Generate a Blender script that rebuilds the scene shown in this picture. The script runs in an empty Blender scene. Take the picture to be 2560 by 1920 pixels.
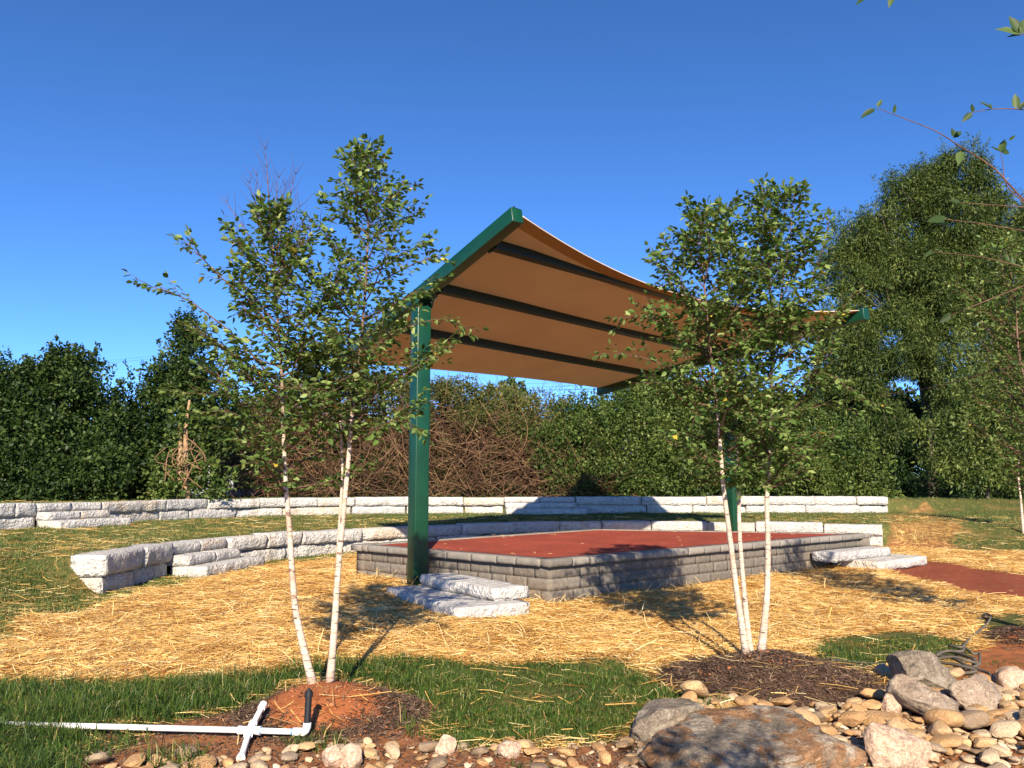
import bpy, bmesh, math, random
import numpy as np
from mathutils import Vector, noise, Matrix

random.seed(7)
rng = np.random.default_rng(7)
scene = bpy.context.scene
col = scene.collection
R = math.radians

# ------------------------------------------------------------------ camera
F_PX, HOR, EYE = 2000.0, 1210.0, 1.72
PITCH = math.atan((HOR - 960.0) / F_PX)
CP, SP = math.cos(PITCH), math.sin(PITCH)
EYEV = np.array([0.0, 0.0, EYE])


def ray(px, py):
    a = (px - 1280.0) / F_PX
    b = (960.0 - py) / F_PX
    return np.array([a, CP - b * SP, SP + b * CP])


def at_y(px, py, y):
    d = ray(px, py)
    return EYEV + d * (y / d[1])


def at_z(px, py, z):
    d = ray(px, py)
    return EYEV + d * ((z - EYE) / d[2])


def to_px(p):
    v = np.asarray(p) - EYEV
    dep = v[1] * CP + v[2] * SP
    up = -v[1] * SP + v[2] * CP
    return 1280 + F_PX * v[0] / dep, 960 - F_PX * up / dep


cam = bpy.data.cameras.new('camera')
cam.sensor_width = 36.0
cam.lens = 36.0 * F_PX / 2560.0
cam.clip_start = 0.05
cam.clip_end = 3000
camo = bpy.data.objects.new('camera', cam)
col.objects.link(camo)
camo.location = (0, 0, EYE)
camo.rotation_euler = (math.pi / 2 + PITCH, 0, 0)
scene.camera = camo

# ------------------------------------------------------------------ light
SUN_EL, SUN_AZ = R(30.0), R(178.4)          # azimuth of the sun, clockwise from +Y
w = bpy.data.worlds.new('World')
scene.world = w
w.use_nodes = True
nt = w.node_tree
bg = nt.nodes['Background']
sky = nt.nodes.new('ShaderNodeTexSky')
sky.sky_type = 'NISHITA'
sky.sun_disc = False
sky.sun_elevation = SUN_EL
sky.sun_rotation = SUN_AZ
sky.altitude = 4000
sky.air_density = 0.75
sky.dust_density = 0.1
sky.ozone_density = 4.0
hs = nt.nodes.new('ShaderNodeHueSaturation')
hs.inputs['Hue'].default_value = .503
hs.inputs['Saturation'].default_value = 1.15
nt.links.new(sky.outputs[0], hs.inputs['Color'])
nt.links.new(hs.outputs[0], bg.inputs[0])
bg.inputs[1].default_value = 0.135
sl = bpy.data.lights.new('sun', 'SUN')
sl.energy = 5.0
sl.angle = R(0.55)
sl.color = (1.0, 0.87, 0.68)
so = bpy.data.objects.new('sun', sl)
col.objects.link(so)
sdir = Vector((math.sin(SUN_AZ) * math.cos(SUN_EL), math.cos(SUN_AZ) * math.cos(SUN_EL), math.sin(SUN_EL)))
so.rotation_euler = sdir.to_track_quat('Z', 'Y').to_euler()
so.location = (0, -20, 30)
scene.view_settings.view_transform = 'Standard'
scene.view_settings.look = 'None'
scene.view_settings.exposure = 1.03
scene.view_settings.gamma = 1.0
scene.cycles.max_bounces = 8
scene.cycles.transparent_max_bounces = 8
scene.cycles.use_denoising = True


# ------------------------------------------------------------------ object helpers
def tag(o, label=None, cat=None, group=None, kind=None):
    if label: o['label'] = label
    if cat: o['category'] = cat
    if group: o['group'] = group
    if kind: o['kind'] = kind
    return o


def empty(name, loc, label=None, cat=None, group=None):
    o = bpy.data.objects.new(name, None)
    o.empty_display_size = 0.2
    col.objects.link(o)
    o.location = [float(c) for c in loc]
    return tag(o, label, cat, group)


class MB:
    """collects geometry with one random value per vertex, builds ONE mesh object"""

    def __init__(s):
        s.V = []; s.Fs = []; s.A = []; s.n = 0

    def add(s, verts, faces, rnd=0.5):
        verts = np.asarray(verts, dtype=np.float64).reshape(-1, 3)
        s.V.append(verts)
        s.Fs.append((np.asarray(faces, dtype=np.int64) + s.n) if not isinstance(faces, list) else [[i + s.n for i in f] for f in faces])
        a = np.full(len(verts), rnd) if np.isscalar(rnd) else np.asarray(rnd)
        s.A.append(a)
        s.n += len(verts)

    def tube(s, pts, rad, sides=6, rnd=0.5, cap=True):
        pts = [Vector(p) for p in pts]
        n = len(pts)
        if np.isscalar(rad): rad = [rad] * n
        vs = []; fs = []
        up = None
        for i, p in enumerate(pts):
            t = (pts[min(i + 1, n - 1)] - pts[max(i - 1, 0)])
            if t.length < 1e-9: t = Vector((0, 0, 1))
            t.normalize()
            if up is None:
                up = t.orthogonal().normalized()
            up = (up - t * up.dot(t))
            if up.length < 1e-6: up = t.orthogonal()
            up.normalize()
            b = t.cross(up)
            for k in range(sides):
                a = 2 * math.pi * k / sides
                vs.append(p + (up * math.cos(a) + b * math.sin(a)) * rad[i])
        for i in range(n - 1):
            for k in range(sides):
                k2 = (k + 1) % sides
                fs.append([i * sides + k, i * sides + k2, (i + 1) * sides + k2, (i + 1) * sides + k])
        if cap:
            fs.append(list(range(sides))[::-1])
            fs.append([(n - 1) * sides + k for k in range(sides)])
        s.add([tuple(v) for v in vs], fs, rnd)

    def box(s, c, ax, ay, az, sx, sy, sz, rnd=0.5, bev=0.0):
        """box centred at c with unit axes and full sizes, chamfered when bev > 0"""
        c = Vector(c); ax = Vector(ax); ay = Vector(ay); az = Vector(az)
        bm = bmesh.new()
        bmesh.ops.create_cube(bm, size=1.0)
        for v in bm.verts:
            v.co = Vector((v.co.x * sx, v.co.y * sy, v.co.z * sz))
        if bev > 0:
            bmesh.ops.bevel(bm, geom=list(bm.edges), offset=bev, segments=2, affect='EDGES', profile=0.6)
        vs = [c + ax * v.co.x + ay * v.co.y + az * v.co.z for v in bm.verts]
        bm.verts.index_update()
        fs = [[v.index for v in f.verts] for f in bm.faces]
        bm.free()
        s.add([tuple(v) for v in vs], fs, rnd)

    def quads_leaf(s, P, D, N, L, W, rnd, ovate=False):
        """many leaves at once: base P, unit direction D, approximate normal N, length L, width W"""
        D = D / (np.linalg.norm(D, axis=1, keepdims=True) + 1e-9)
        S = np.cross(D, N); S /= (np.linalg.norm(S, axis=1, keepdims=True) + 1e-9)
        U = np.cross(S, D)
        L = np.asarray(L)[:, None]; W = np.asarray(W)[:, None]
        n = len(P)
        if ovate:
            b = P
            l1 = P + D * L * .22 + S * W * .42 + U * W * .13
            l2 = P + D * L * .58 + S * W * .40 + U * W * .12
            t = P + D * L - U * W * .12
            r2 = P + D * L * .58 - S * W * .40 + U * W * .12
            r1 = P + D * L * .22 - S * W * .42 + U * W * .13
            V = np.stack([b, l1, l2, t, r2, r1], 1).reshape(-1, 3)
            base = np.arange(n)[:, None] * 6
            F = np.concatenate([base + np.array([[0, 3, 2, 1]]), base + np.array([[0, 5, 4, 3]])], 0)
            s.add(V, F, np.repeat(rnd, 6))
        else:
            V = np.stack([P, P + D * L * .45 + S * W * .5 + U * W * .18, P + D * L, P + D * L * .45 - S * W * .5 + U * W * .18], 1).reshape(-1, 3)
            F = np.arange(n)[:, None] * 4 + np.array([[0, 3, 2, 1]])
            s.add(V, F, np.repeat(rnd, 4))

    def build(s, name, mat, parent=None, smooth=False, attr=True):
        V = np.concatenate(s.V, 0)
        loops = []; tot = []
        for F in s.Fs:
            if isinstance(F, list):
                for f in F:
                    loops.append(np.asarray(f)); tot.append(np.array([len(f)]))
            else:
                loops.append(F.reshape(-1)); tot.append(np.full(len(F), F.shape[1]))
        loops = np.concatenate(loops); tot = np.concatenate(tot)
        if parent is not None:
            V = V - np.array(parent_world(parent))
        me = bpy.data.meshes.new(name)
        me.vertices.add(len(V))
        me.vertices.foreach_set('co', V.astype(np.float32).ravel())
        me.loops.add(len(loops))
        me.loops.foreach_set('vertex_index', loops.astype(np.int32))
        me.polygons.add(len(tot))
        st = np.concatenate([[0], np.cumsum(tot)[:-1]])
        me.polygons.foreach_set('loop_start', st.astype(np.int32))
        me.update(calc_edges=True)
        if smooth:
            me.polygons.foreach_set('use_smooth', np.ones(len(tot), dtype=bool))
        if attr:
            at = me.attributes.new('rnd', 'FLOAT', 'POINT')
            at.data.foreach_set('value', np.concatenate(s.A).astype(np.float32))
        if mat is not None: me.materials.append(mat)
        o = bpy.data.objects.new(name, me)
        col.objects.link(o)
        if parent is not None:
            o.parent = parent
        return o


def parent_world(o):
    v = Vector((0, 0, 0))
    while o is not None:
        v += o.location
        o = o.parent
    return v


def rot_about(mesh_obj):
    return mesh_obj


# ------------------------------------------------------------------ material helpers
class NT:
    def __init__(s, name):
        s.m = bpy.data.materials.new(name); s.m.use_nodes = True
        s.t = s.m.node_tree; s.N = s.t.nodes; s.L = s.t.links
        s.p = s.N['Principled BSDF']; s.out = s.N['Material Output']
        s._co = None

    def n(s, typ, **k):
        nd = s.N.new(typ)
        for a, b in k.items(): setattr(nd, a, b)
        return nd

    def inp(s, sock, v):
        if hasattr(v, 'is_output') or isinstance(v, bpy.types.NodeSocket): s.L.new(v, sock)
        else:
            if isinstance(v, (tuple, list)) and len(v) == 3 and sock.type == 'RGBA': v = (*v, 1)
            sock.default_value = v

    def co(s):
        if s._co is None: s._co = s.n('ShaderNodeTexCoord').outputs['Object']
        return s._co

    def world(s):
        return s.n('ShaderNodeNewGeometry').outputs['Position']

    def scl(s, v, sc):
        m = s.n('ShaderNodeMapping'); s.L.new(v, m.inputs[0]); m.inputs[3].default_value = sc
        return m.outputs[0]

    def noise(s, v, scale, detail=4, rough=.55, dist=0.0):
        nd = s.n('ShaderNodeTexNoise')
        s.L.new(v, nd.inputs['Vector']); nd.inputs['Scale'].default_value = scale
        nd.inputs['Detail'].default_value = detail; nd.inputs['Roughness'].default_value = rough
        nd.inputs['Distortion'].default_value = dist
        return nd.outputs['Fac']

    def vor(s, v, scale, out='Distance', feature='F1'):
        nd = s.n('ShaderNodeTexVoronoi', feature=feature)
        s.L.new(v, nd.inputs['Vector']); nd.inputs['Scale'].default_value = scale
        return nd.outputs[out]

    def ramp(s, f, stops, interp='LINEAR'):
        nd = s.n('ShaderNodeValToRGB'); cr = nd.color_ramp; cr.interpolation = interp
        while len(cr.elements) < len(stops): cr.elements.new(0.5)
        for e, (p, c) in zip(cr.elements, stops):
            e.position = p
            e.color = (c, c, c, 1) if np.isscalar(c) else (*c, 1)
        s.L.new(f, nd.inputs[0])
        return nd.outputs[0]

    def mix(s, f, a, b, mode='MIX'):
        nd = s.n('ShaderNodeMix', data_type='RGBA', blend_type=mode)
        s.inp(nd.inputs[0], f); s.inp(nd.inputs[6], a); s.inp(nd.inputs[7], b)
        return nd.outputs[2]

    def math(s, op, a, b=0.0, clamp=False):
        nd = s.n('ShaderNodeMath', operation=op, use_clamp=clamp)
        s.inp(nd.inputs[0], a); s.inp(nd.inputs[1], b)
        return nd.outputs[0]

    def attr(s, name='rnd'):
        nd = s.n('ShaderNodeAttribute', attribute_name=name)
        return nd.outputs['Fac']

    def objrnd(s):
        return s.n('ShaderNodeObjectInfo').outputs['Random']

    def bump(s, h, strength=.4, dist=.02, prev=None):
        nd = s.n('ShaderNodeBump'); s.L.new(h, nd.inputs['Height'])
        nd.inputs['Strength'].default_value = strength; nd.inputs['Distance'].default_value = dist
        if prev is not None: s.L.new(prev, nd.inputs['Normal'])
        return nd.outputs[0]

    def fin(s, color=None, rough=.8, normal=None, metal=0.0, spec=.5):
        if color is not None: s.inp(s.p.inputs['Base Color'], color)
        s.inp(s.p.inputs['Roughness'], rough); s.p.inputs['Metallic'].default_value = metal
        s.p.inputs['Specular IOR Level'].default_value = spec
        if normal is not None: s.L.new(normal, s.p.inputs['Normal'])
        return s.m

    def translucent(s, color, fac):
        tr = s.n('ShaderNodeBsdfTranslucent'); s.inp(tr.inputs[0], color)
        mx = s.n('ShaderNodeMixShader'); mx.inputs[0].default_value = fac
        s.L.new(s.p.outputs[0], mx.inputs[1]); s.L.new(tr.outputs[0], mx.inputs[2])
        s.L.new(mx.outputs[0], s.out.inputs[0])


def leaf_mat(name, dark, mid, light, trans=.25, yellow=None, rough=.42):
    m = NT(name)
    a = m.attr()
    st = [(0.0, dark), (.55, mid), (.93, light)]
    st.append((.985, yellow if yellow else light))
    c = m.ramp(a, st)
    m.fin(c, max(rough, .5), spec=.22)
    m.translucent(m.mix(1.0, c, (1.0, 1.25, .6), 'MULTIPLY'), trans)
    return m.m


def make_materials():
    M = {}
    # white limestone
    m = NT('limestone'); v = m.world()
    n1 = m.noise(v, 1.6, 5, .6); n2 = m.noise(v, 9, 6, .65); n3 = m.noise(v, 45, 4, .7)
    base = m.ramp(n2, [(.3, (.36, .34, .315)), (.5, (.52, .50, .47)), (.72, (.60, .585, .56))])
    st = m.ramp(m.math('ADD', m.math('MULTIPLY', n1, .8), m.math('MULTIPLY', m.objrnd(), .3)), [(.62, 0), (.76, 1)])
    base = m.mix(m.math('MULTIPLY', st, m.ramp(n2, [(.35, .1), (.62, .75)])), base, (.42, .29, .17))
    base = m.mix(m.ramp(n3, [(.62, 0), (.75, .35)]), base, (.33, .31, .29))
    base = m.mix(1.0, base, m.ramp(m.objrnd(), [(0, (.86, .86, .88)), (1, (1.04, 1.03, 1.0))]), 'MULTIPLY')
    vr = m.vor(m.scl(v, (1, 1, 1.5)), 11); vr2 = m.vor(m.scl(v, (1, 1, 1.3)), 27)
    h = m.math('ADD', m.math('MULTIPLY', n2, .8), m.math('MULTIPLY', n3, .3))
    h = m.math('ADD', h, m.math('ADD', m.math('MULTIPLY', vr, .8), m.math('MULTIPLY', vr2, .5)))
    M['limestone'] = m.fin(base, .9, m.bump(h, .8, .045), spec=.15)
    # grey stage block
    m = NT('grey_block'); v = m.world(); a = m.attr()
    n2 = m.noise(v, 14, 6, .65); n1 = m.noise(v, 1.3, 3, .5); n3 = m.noise(v, 70, 3, .7)
    base = m.ramp(a, [(0, (.130, .112, .092)), (.45, (.180, .157, .130)), (1, (.220, .193, .162))])
    base = m.mix(m.ramp(n1, [(.5, 0), (.72, .35)]), base, (.26, .17, .11))
    base = m.mix(.55, base, m.ramp(n2, [(.25, .35), (.75, 1.25)]), 'MULTIPLY')
    h = m.math('ADD', n2, m.math('MULTIPLY', n3, .3))
    M['block'] = m.fin(base, .9, m.bump(h, .7, .025), spec=.2)
    m = NT('grey_cap'); v = m.world(); a = m.attr()
    n2 = m.noise(v, 12, 6, .65); n3 = m.noise(v, 80, 3, .7)
    base = m.ramp(a, [(0, (.125, .112, .100)), (.3, (.21, .19, .165)), (1, (.285, .255, .22))])
    base = m.mix(.5, base, m.ramp(n2, [(.25, .5), (.75, 1.2)]), 'MULTIPLY')
    M['cap'] = m.fin(base, .88, m.bump(m.math('ADD', n2, m.math('MULTIPLY', n3, .4)), .5, .02), spec=.2)
    # red rubber
    m = NT('red_rubber'); v = m.world()
    n = m.noise(v, 160, 3, .8); n1 = m.noise(v, 1.1, 4, .6)
    c = m.ramp(n, [(.3, (.17, .030, .018)), (.55, (.31, .062, .036)), (.75, (.42, .11, .07))])
    c = m.mix(.6, c, m.ramp(n1, [(.3, .62), (.7, 1.2)]), 'MULTIPLY')
    c = m.mix(m.ramp(m.noise(v, 4.5, 6, .7, .8), [(.54, 0), (.75, .3)]), c, (.42, .22, .13))
    c = m.mix(m.ramp(m.noise(m.scl(v, (1, 1, 1)), 34, 2, .5), [(.73, 0), (.76, .6)]), c, (.55, .4, .22))
    M['rubber'] = m.fin(c, .9, m.bump(n, .5, .006), spec=.15)
    # green paint
    m = NT('green_paint'); v = m.world()
    n = m.noise(v, 3, 4, .6); n2 = m.noise(v, 240, 2, .5)
    c = m.ramp(n, [(.3, (.0015, .036, .016)), (.7, (.003, .052, .023))])
    c = m.mix(m.ramp(m.noise(m.scl(v, (3, 3, 1.2)), 4, 6, .7), [(.70, 0), (.76, .14)]), c, (.06, .12, .09))
    M['green'] = m.fin(c, .38, m.bump(n2, .08, .003), spec=.5)
    m = NT('purlin_green_shaded'); M['purlin'] = m.fin((.0012, .012, .0065), .5, spec=.35)  # the structure's green darkened, putting the unlit look of the purlins into colour
    m = NT('dark_steel'); M['darksteel'] = m.fin((.012, .016, .014), .45, spec=.4)
    m = NT('bolt_steel'); M['bolt'] = m.fin((.45, .45, .45), .4, metal=1.0)
    # fabric
    m = NT('shade_fabric'); v = m.world()
    w1 = m.noise(m.scl(v, (1, 1, 1)), 260, 2, .6); n1 = m.noise(v, .8, 3, .5)
    c = m.mix(.5, (.345, .192, .080), m.ramp(w1, [(.3, .65), (.7, 1.25)]), 'MULTIPLY')
    c = m.mix(.4, c, m.ramp(n1, [(.3, .8), (.7, 1.12)]), 'MULTIPLY')
    m.fin(c, .95, spec=.1); m.translucent(c, .23)
    M['fabric'] = m.m
    m = NT('fabric_hem'); M['hem'] = m.fin((.62, .50, .38), .9, spec=.1)
    # bark
    m = NT('birch_bark'); v = m.co()
    pat = m.noise(m.scl(v, (9, 9, 26)), 1.0, 5, .65, .4); big = m.noise(v, 2.6, 3, .5)
    lent = m.noise(m.scl(v, (14, 14, 70)), 1.0, 2, .5)
    c = m.ramp(pat, [(.3, (.36, .245, .18)), (.45, (.50, .385, .30)), (.62, (.59, .495, .41))])
    c = m.mix(m.ramp(lent, [(.62, 0), (.67, .9)]), c, (.085, .05, .04))
    c = m.mix(m.ramp(big, [(.54, 0), (.66, .6)]), c, (.40, .22, .14))
    c = m.mix(m.ramp(m.noise(m.scl(v, (5, 5, 9)), 1.0, 3, .5, .8), [(.66, 0), (.69, .85)]), c, (.16, .085, .06))
    z = m.n('ShaderNodeSeparateXYZ'); m.L.new(v, z.inputs[0])
    c = m.mix(m.ramp(m.math('DIVIDE', z.outputs[2], 4.2), [(.42, 0), (.62, 1)]), c, m.ramp(pat, [(.3, (.06, .035, .025)), (.6, (.20, .12, .085))]))
    M['birch'] = m.fin(c, .7, m.bump(m.math('ADD', pat, lent), .5, .012), spec=.25)
    m = NT('twig_bark'); v = m.co(); n = m.noise(v, 30, 3)
    M['twig'] = m.fin(m.ramp(n, [(.3, (.07, .035, .024)), (.7, (.16, .085, .06))]), .75, spec=.3)
    m = NT('dull_bark'); v = m.co(); n = m.noise(m.scl(v, (6, 6, 1.4)), 2, 5, .65)
    M['bark'] = m.fin(m.ramp(n, [(.3, (.05, .038, .028)), (.7, (.19, .15, .11))]), .9, m.bump(n, .6, .04), spec=.2)
    m = NT('tan_bark'); v = m.co(); n = m.noise(m.scl(v, (6, 6, 1.4)), 3, 5, .65)
    M['tanbark'] = m.fin(m.ramp(n, [(.3, (.20, .12, .06)), (.7, (.44, .30, .17))]), .9, m.bump(n, .6, .02), spec=.2)
    m = NT('dry_vine'); a = m.attr()
    M['vine'] = m.fin(m.ramp(a, [(0, (.034, .017, .010)), (.5, (.105, .057, .032)), (.95, (.26, .155, .085))]), .85, spec=.2)
    # leaves
    M['leaf_birch'] = leaf_mat('birch_leaf', (.030, .066, .014), (.110, .180, .042), (.31, .37, .13), .30, (.55, .40, .06), .36)
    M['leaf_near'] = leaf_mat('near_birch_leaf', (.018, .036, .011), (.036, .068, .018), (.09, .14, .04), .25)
    M['leaf_holly'] = leaf_mat('holly_leaf', (.007, .018, .004), (.022, .045, .009), (.065, .10, .022), .10, (.11, .14, .04), .30)
    M['leaf_oak'] = leaf_mat('oak_leaf', (.020, .038, .008), (.062, .098, .021), (.17, .20, .052), .22, (.17, .19, .07))
    M['leaf_hedge'] = leaf_mat('hedge_leaf', (.020, .040, .008), (.060, .098, .020), (.145, .185, .044), .18, (.17, .13, .05))
    M['leaf_vine'] = leaf_mat('vine_leaf', (.035, .050, .012), (.090, .105, .028), (.17, .16, .05), .2, (.26, .15, .07), .6)
    m = NT('dark_interior'); M['dark'] = m.fin((.012, .016, .008), 1.0, spec=0)
    # straw and grass
    m = NT('straw'); a = m.attr()
    c = m.ramp(a, [(0, (.28, .105, .024)), (.28, (.58, .32, .082)), (.62, (.84, .565, .19)), (1, (.97, .80, .43))])
    m.fin(c, .55, spec=.3); m.translucent(c, .2); M['straw'] = m.m
    m = NT('grass_blade'); a = m.attr()
    c = m.ramp(a, [(0, (.020, .052, .007)), (.45, (.060, .115, .016)), (.8, (.15, .20, .040)), (.93, (.30, .27, .09)), (1, (.46, .34, .14))])
    m.fin(c, .45, spec=.35); m.translucent(c, .3); M['grass'] = m.m
    m = NT('dry_grass'); a = m.attr()
    c = m.ramp(a, [(0, (.045, .085, .018)), (.45, (.105, .155, .036)), (.72, (.22, .21, .065)), (1, (.58, .43, .19))])
    m.fin(c, .5, spec=.3); m.translucent(c, .25); M['tiergrass'] = m.m
    m = NT('mulch_bits'); a = m.attr()
    M['mulch'] = m.fin(m.ramp(a, [(0, (.030, .018, .012)), (.5, (.115, .072, .050)), (.85, (.21, .138, .096)), (1, (.36, .26, .17))]), .9, spec=.2)
    # rocks
    def rock(name, cols, scale, stain, stain_amt, bumps=.6):
        m = NT(name); v = m.co(); r = m.objrnd()
        n1 = m.noise(v, scale, 6, .62, .6); n2 = m.noise(v, scale * 6, 5, .65); n3 = m.noise(v, scale * 1.7, 4, .55, 1.2)
        c = m.ramp(n1, [(.28, cols[0]), (.5, cols[1]), (.7, cols[2])])
        c = m.mix(m.ramp(n3, [(.5, 0), (.62, stain_amt)]), c, stain)
        c = m.mix(.5, c, m.ramp(n2, [(.25, .40), (.75, 1.35)]), 'MULTIPLY')
        n4 = m.noise(v, scale * 22, 5, .75)
        c = m.mix(.75, c, m.ramp(n4, [(.34, .35), (.66, 1.45)]), 'MULTIPLY')
        n5 = m.noise(m.scl(v, (1, 1, 2.5)), scale * 3.5, 6, .7, 1.0)
        c = m.mix(m.ramp(n5, [(.60, 0), (.63, .6)]), c, tuple(.45 * k for k in cols[0]))
        c = m.mix(m.ramp(n5, [(.36, .5), (.39, 0)]), c, tuple(min(.8, 1.35 * k) for k in cols[2]))
        return m, c, m.bump(m.math('ADD', m.math('ADD', m.math('MULTIPLY', n4, .35), m.math('ADD', n1, m.math('MULTIPLY', n2, .6))), m.math('MULTIPLY', m.vor(v, scale * 2.6), .5)), bumps * 1.25, .05)
    m, c, b = rock('boulder_mixed', [(.105, .080, .056), (.24, .195, .145), (.42, .35, .27)], 2.6, (.27, .115, .030), .75)
    vv = m.co()
    c = m.mix(m.ramp(m.noise(m.scl(vv, (1, 1, 2.2)), 3.1, 4, .6, 1.5), [(.57, 0), (.66, .8)]), c, (.085, .038, .018))
    M['boulder'] = m.fin(c, .75, b, spec=.3)
    m, c, b = rock('boulder_grey', [(.155, .122, .088), (.25, .20, .148), (.36, .30, .23)], 3, (.42, .37, .30), .5)
    M['boulder_grey'] = m.fin(c, .8, b, spec=.25)
    m, c, b = rock('boulder_pink', [(.22, .155, .11), (.34, .255, .185), (.48, .39, .30)], 3.4, (.40, .32, .245), .6)
    M['boulder_pink'] = m.fin(c, .8, b, spec=.25)
    m, c, b = rock('boulder_pale', [(.44, .28, .19), (.60, .42, .30), (.70, .54, .42)], 2.6, (.40, .24, .15), .5)
    M['boulder_pale'] = m.fin(c, .8, b, spec=.25)
    m, c, b = rock('river_stone', [(.62, .55, .5), (.85, .8, .75), (1.0, .98, .95)], 5, (.8, .62, .42), .5, .35)
    r = m.objrnd()
    tint = m.ramp(r, [(0, (.56, .36, .18)), (.2, (.68, .48, .27)), (.4, (.50, .31, .155)), (.52, (.66, .53, .37)), (.68, (.46, .37, .27)), (.78, (.72, .45, .22)), (.93, (.33, .25, .175))], 'CONSTANT')
    M['stone'] = m.fin(m.mix(1.0, c, tint, 'MULTIPLY'), .7, b, spec=.3)
    m = NT('gravel'); a = m.attr()
    M['gravel'] = m.fin(m.ramp(a, [(0, (.12, .08, .05)), (.4, (.33, .22, .13)), (.8, (.50, .36, .22)), (1, (.62, .5, .36))]), .8, spec=.3)
    # plastics etc
    m = NT('white_pvc'); v = m.world(); n = m.noise(v, 30, 4, .6)
    M['pvc'] = m.fin(m.ramp(n, [(.3, (.70, .70, .70)), (.6, (.80, .80, .80))]), .35, spec=.5)
    m = NT('blue_primer'); M['primer'] = m.fin((.20, .36, .72), .45)
    m = NT('black_plastic'); M['black'] = m.fin((.012, .012, .013), .45)
    m = NT('hose_rubber'); a = m.attr()
    M['hose'] = m.fin(m.ramp(a, [(0, (.035, .030, .026)), (1, (.14, .12, .095))]), .7, spec=.3)
    m = NT('galvanised'); M['galv'] = m.fin((.36, .38, .39), .6, metal=.3)
    m = NT('wire'); M['wire'] = m.fin((.02, .02, .02), .6)
    m = NT('red_clay_clod'); a = m.attr()
    M['clod'] = m.fin(m.ramp(a, [(0, (.18, .062, .026)), (1, (.38, .15, .068))]), .95, spec=.1)
    # ground
    m = NT('ground_cover'); v = m.world()
    ms, mg, mm, mc, mp = [m.attr(k) for k in ('m_straw', 'm_grass', 'm_mulch', 'm_clay', 'm_path')]
    nf = m.noise(v, 7, 6, .65); nm = m.noise(v, 1.4, 5, .6); nx = m.noise(v, 60, 4, .7)
    soil = m.ramp(nf, [(.3, (.16, .065, .028)), (.55, (.30, .125, .055)), (.75, (.40, .20, .10))])
    clay = m.ramp(nf, [(.3, (.22, .066, .024)), (.6, (.36, .125, .048)), (.8, (.42, .19, .095))])
    s1 = m.noise(m.scl(v, (2.4, 30, 8)), 1.0, 4, .7, .6); s2 = m.noise(m.scl(v, (11, 60, 8)), 1.0, 3, .7, .8)
    sf = m.math('ADD', m.math('MULTIPLY', s1, .55), m.math('MULTIPLY', s2, .45))
    straw = m.ramp(sf, [(.33, (.17, .068, .022)), (.47, (.40, .20, .065)), (.60, (.70, .44, .16))])
    straw = m.mix(m.ramp(nm, [(.56, 0), (.72, .45)]), straw, (.42, .19, .07))
    gr = m.ramp(nx, [(.3, (.035, .050, .013)), (.6, (.095, .105, .032)), (.8, (.22, .17, .07))])
    gr = m.mix(m.ramp(nf, [(.52, 0), (.68, .55)]), gr, (.30, .20, .075))
    gr = m.mix(m.ramp(nm, [(.5, 0), (.7, .6)]), gr, (.26, .15, .06))
    mul = m.ramp(m.noise(v, 55, 4, .75), [(.3, (.035, .018, .012)), (.55, (.11, .062, .04)), (.8, (.25, .16, .105))])
    pth = m.ramp(m.noise(v, 160, 3, .8), [(.3, (.17, .034, .018)), (.55, (.23, .062, .032)), (.75, (.33, .12, .065))])
    pth = m.mix(m.ramp(nf, [(.5, 0), (.7, .5)]), pth, (.34, .17, .075))
    def edge(k, wob=.5):
        return m.ramp(m.math('ADD', k, m.math('MULTIPLY', m.math('SUBTRACT', nf, .5), wob)), [(.40, 0), (.58, 1)])
    c = m.mix(edge(mg), soil, gr)
    c = m.mix(edge(ms), c, straw)
    c = m.mix(edge(mm, .8), c, mul)
    c = m.mix(edge(mc, 1.2), c, clay)
    c = m.mix(edge(mp, 1.1), c, pth)
    far = m.attr('m_field')
    fg = m.ramp(nm, [(.3, (.06, .10, .025)), (.7, (.13, .16, .05))])
    c = m.mix(far, c, fg)
    hh = m.math('ADD', m.math('MULTIPLY', sf, ms), m.math('MULTIPLY', nx, .5))
    M['ground'] = m.fin(c, .95, m.bump(hh, .7, .03), spec=.1)
    return M


M = make_materials()

# ------------------------------------------------------------------ terrain
CX, CY = 4.0, 13.0
TH1 = np.array([20, 40, 56, 66, 76, 86, 96, 108, 121, 135, 150, 164, 173, 182, 200, 230, 300.])
RR1 = np.array([11.6, 11.5, 11.4, 11.2, 11.2, 11.5, 11.6, 11.4, 11.1, 11.0, 10.85, 10.75, 10.45, 10.35, 11, 11, 11.])
TH2 = np.array([20, 40, 59.5, 71, 83, 94, 104, 114, 123, 136, 150, 162, 175, 200, 230, 300.])
RR2 = np.array([22, 20.5, 19.5, 17.8, 16.9, 16.6, 16.8, 17.6, 18.1, 18.3, 16.9, 16.5, 17.3, 19, 20, 20.])
ZW1, ZW2 = 0.60, 0.50
W1_END, W2_END = (56.5, 182.0), (59.5, 172.0)


def polar(x, y):
    th = np.degrees(np.arctan2(y - CY, x - CX)) % 360.0
    return th, np.hypot(x - CX, y - CY)


def sstep(a, b, x):
    t = np.clip((x - a) / (b - a), 0, 1)
    return t * t * (3 - 2 * t)


def curve1(th):
    r = np.interp(th, TH1, RR1); return CX + r * math.cos(R(th)), CY + r * math.sin(R(th))


def curve2(th):
    r = np.interp(th, TH2, RR2); return CX + r * math.cos(R(th)), CY + r * math.sin(R(th))


MOUNDS = []    # x, y, height, radius


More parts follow.
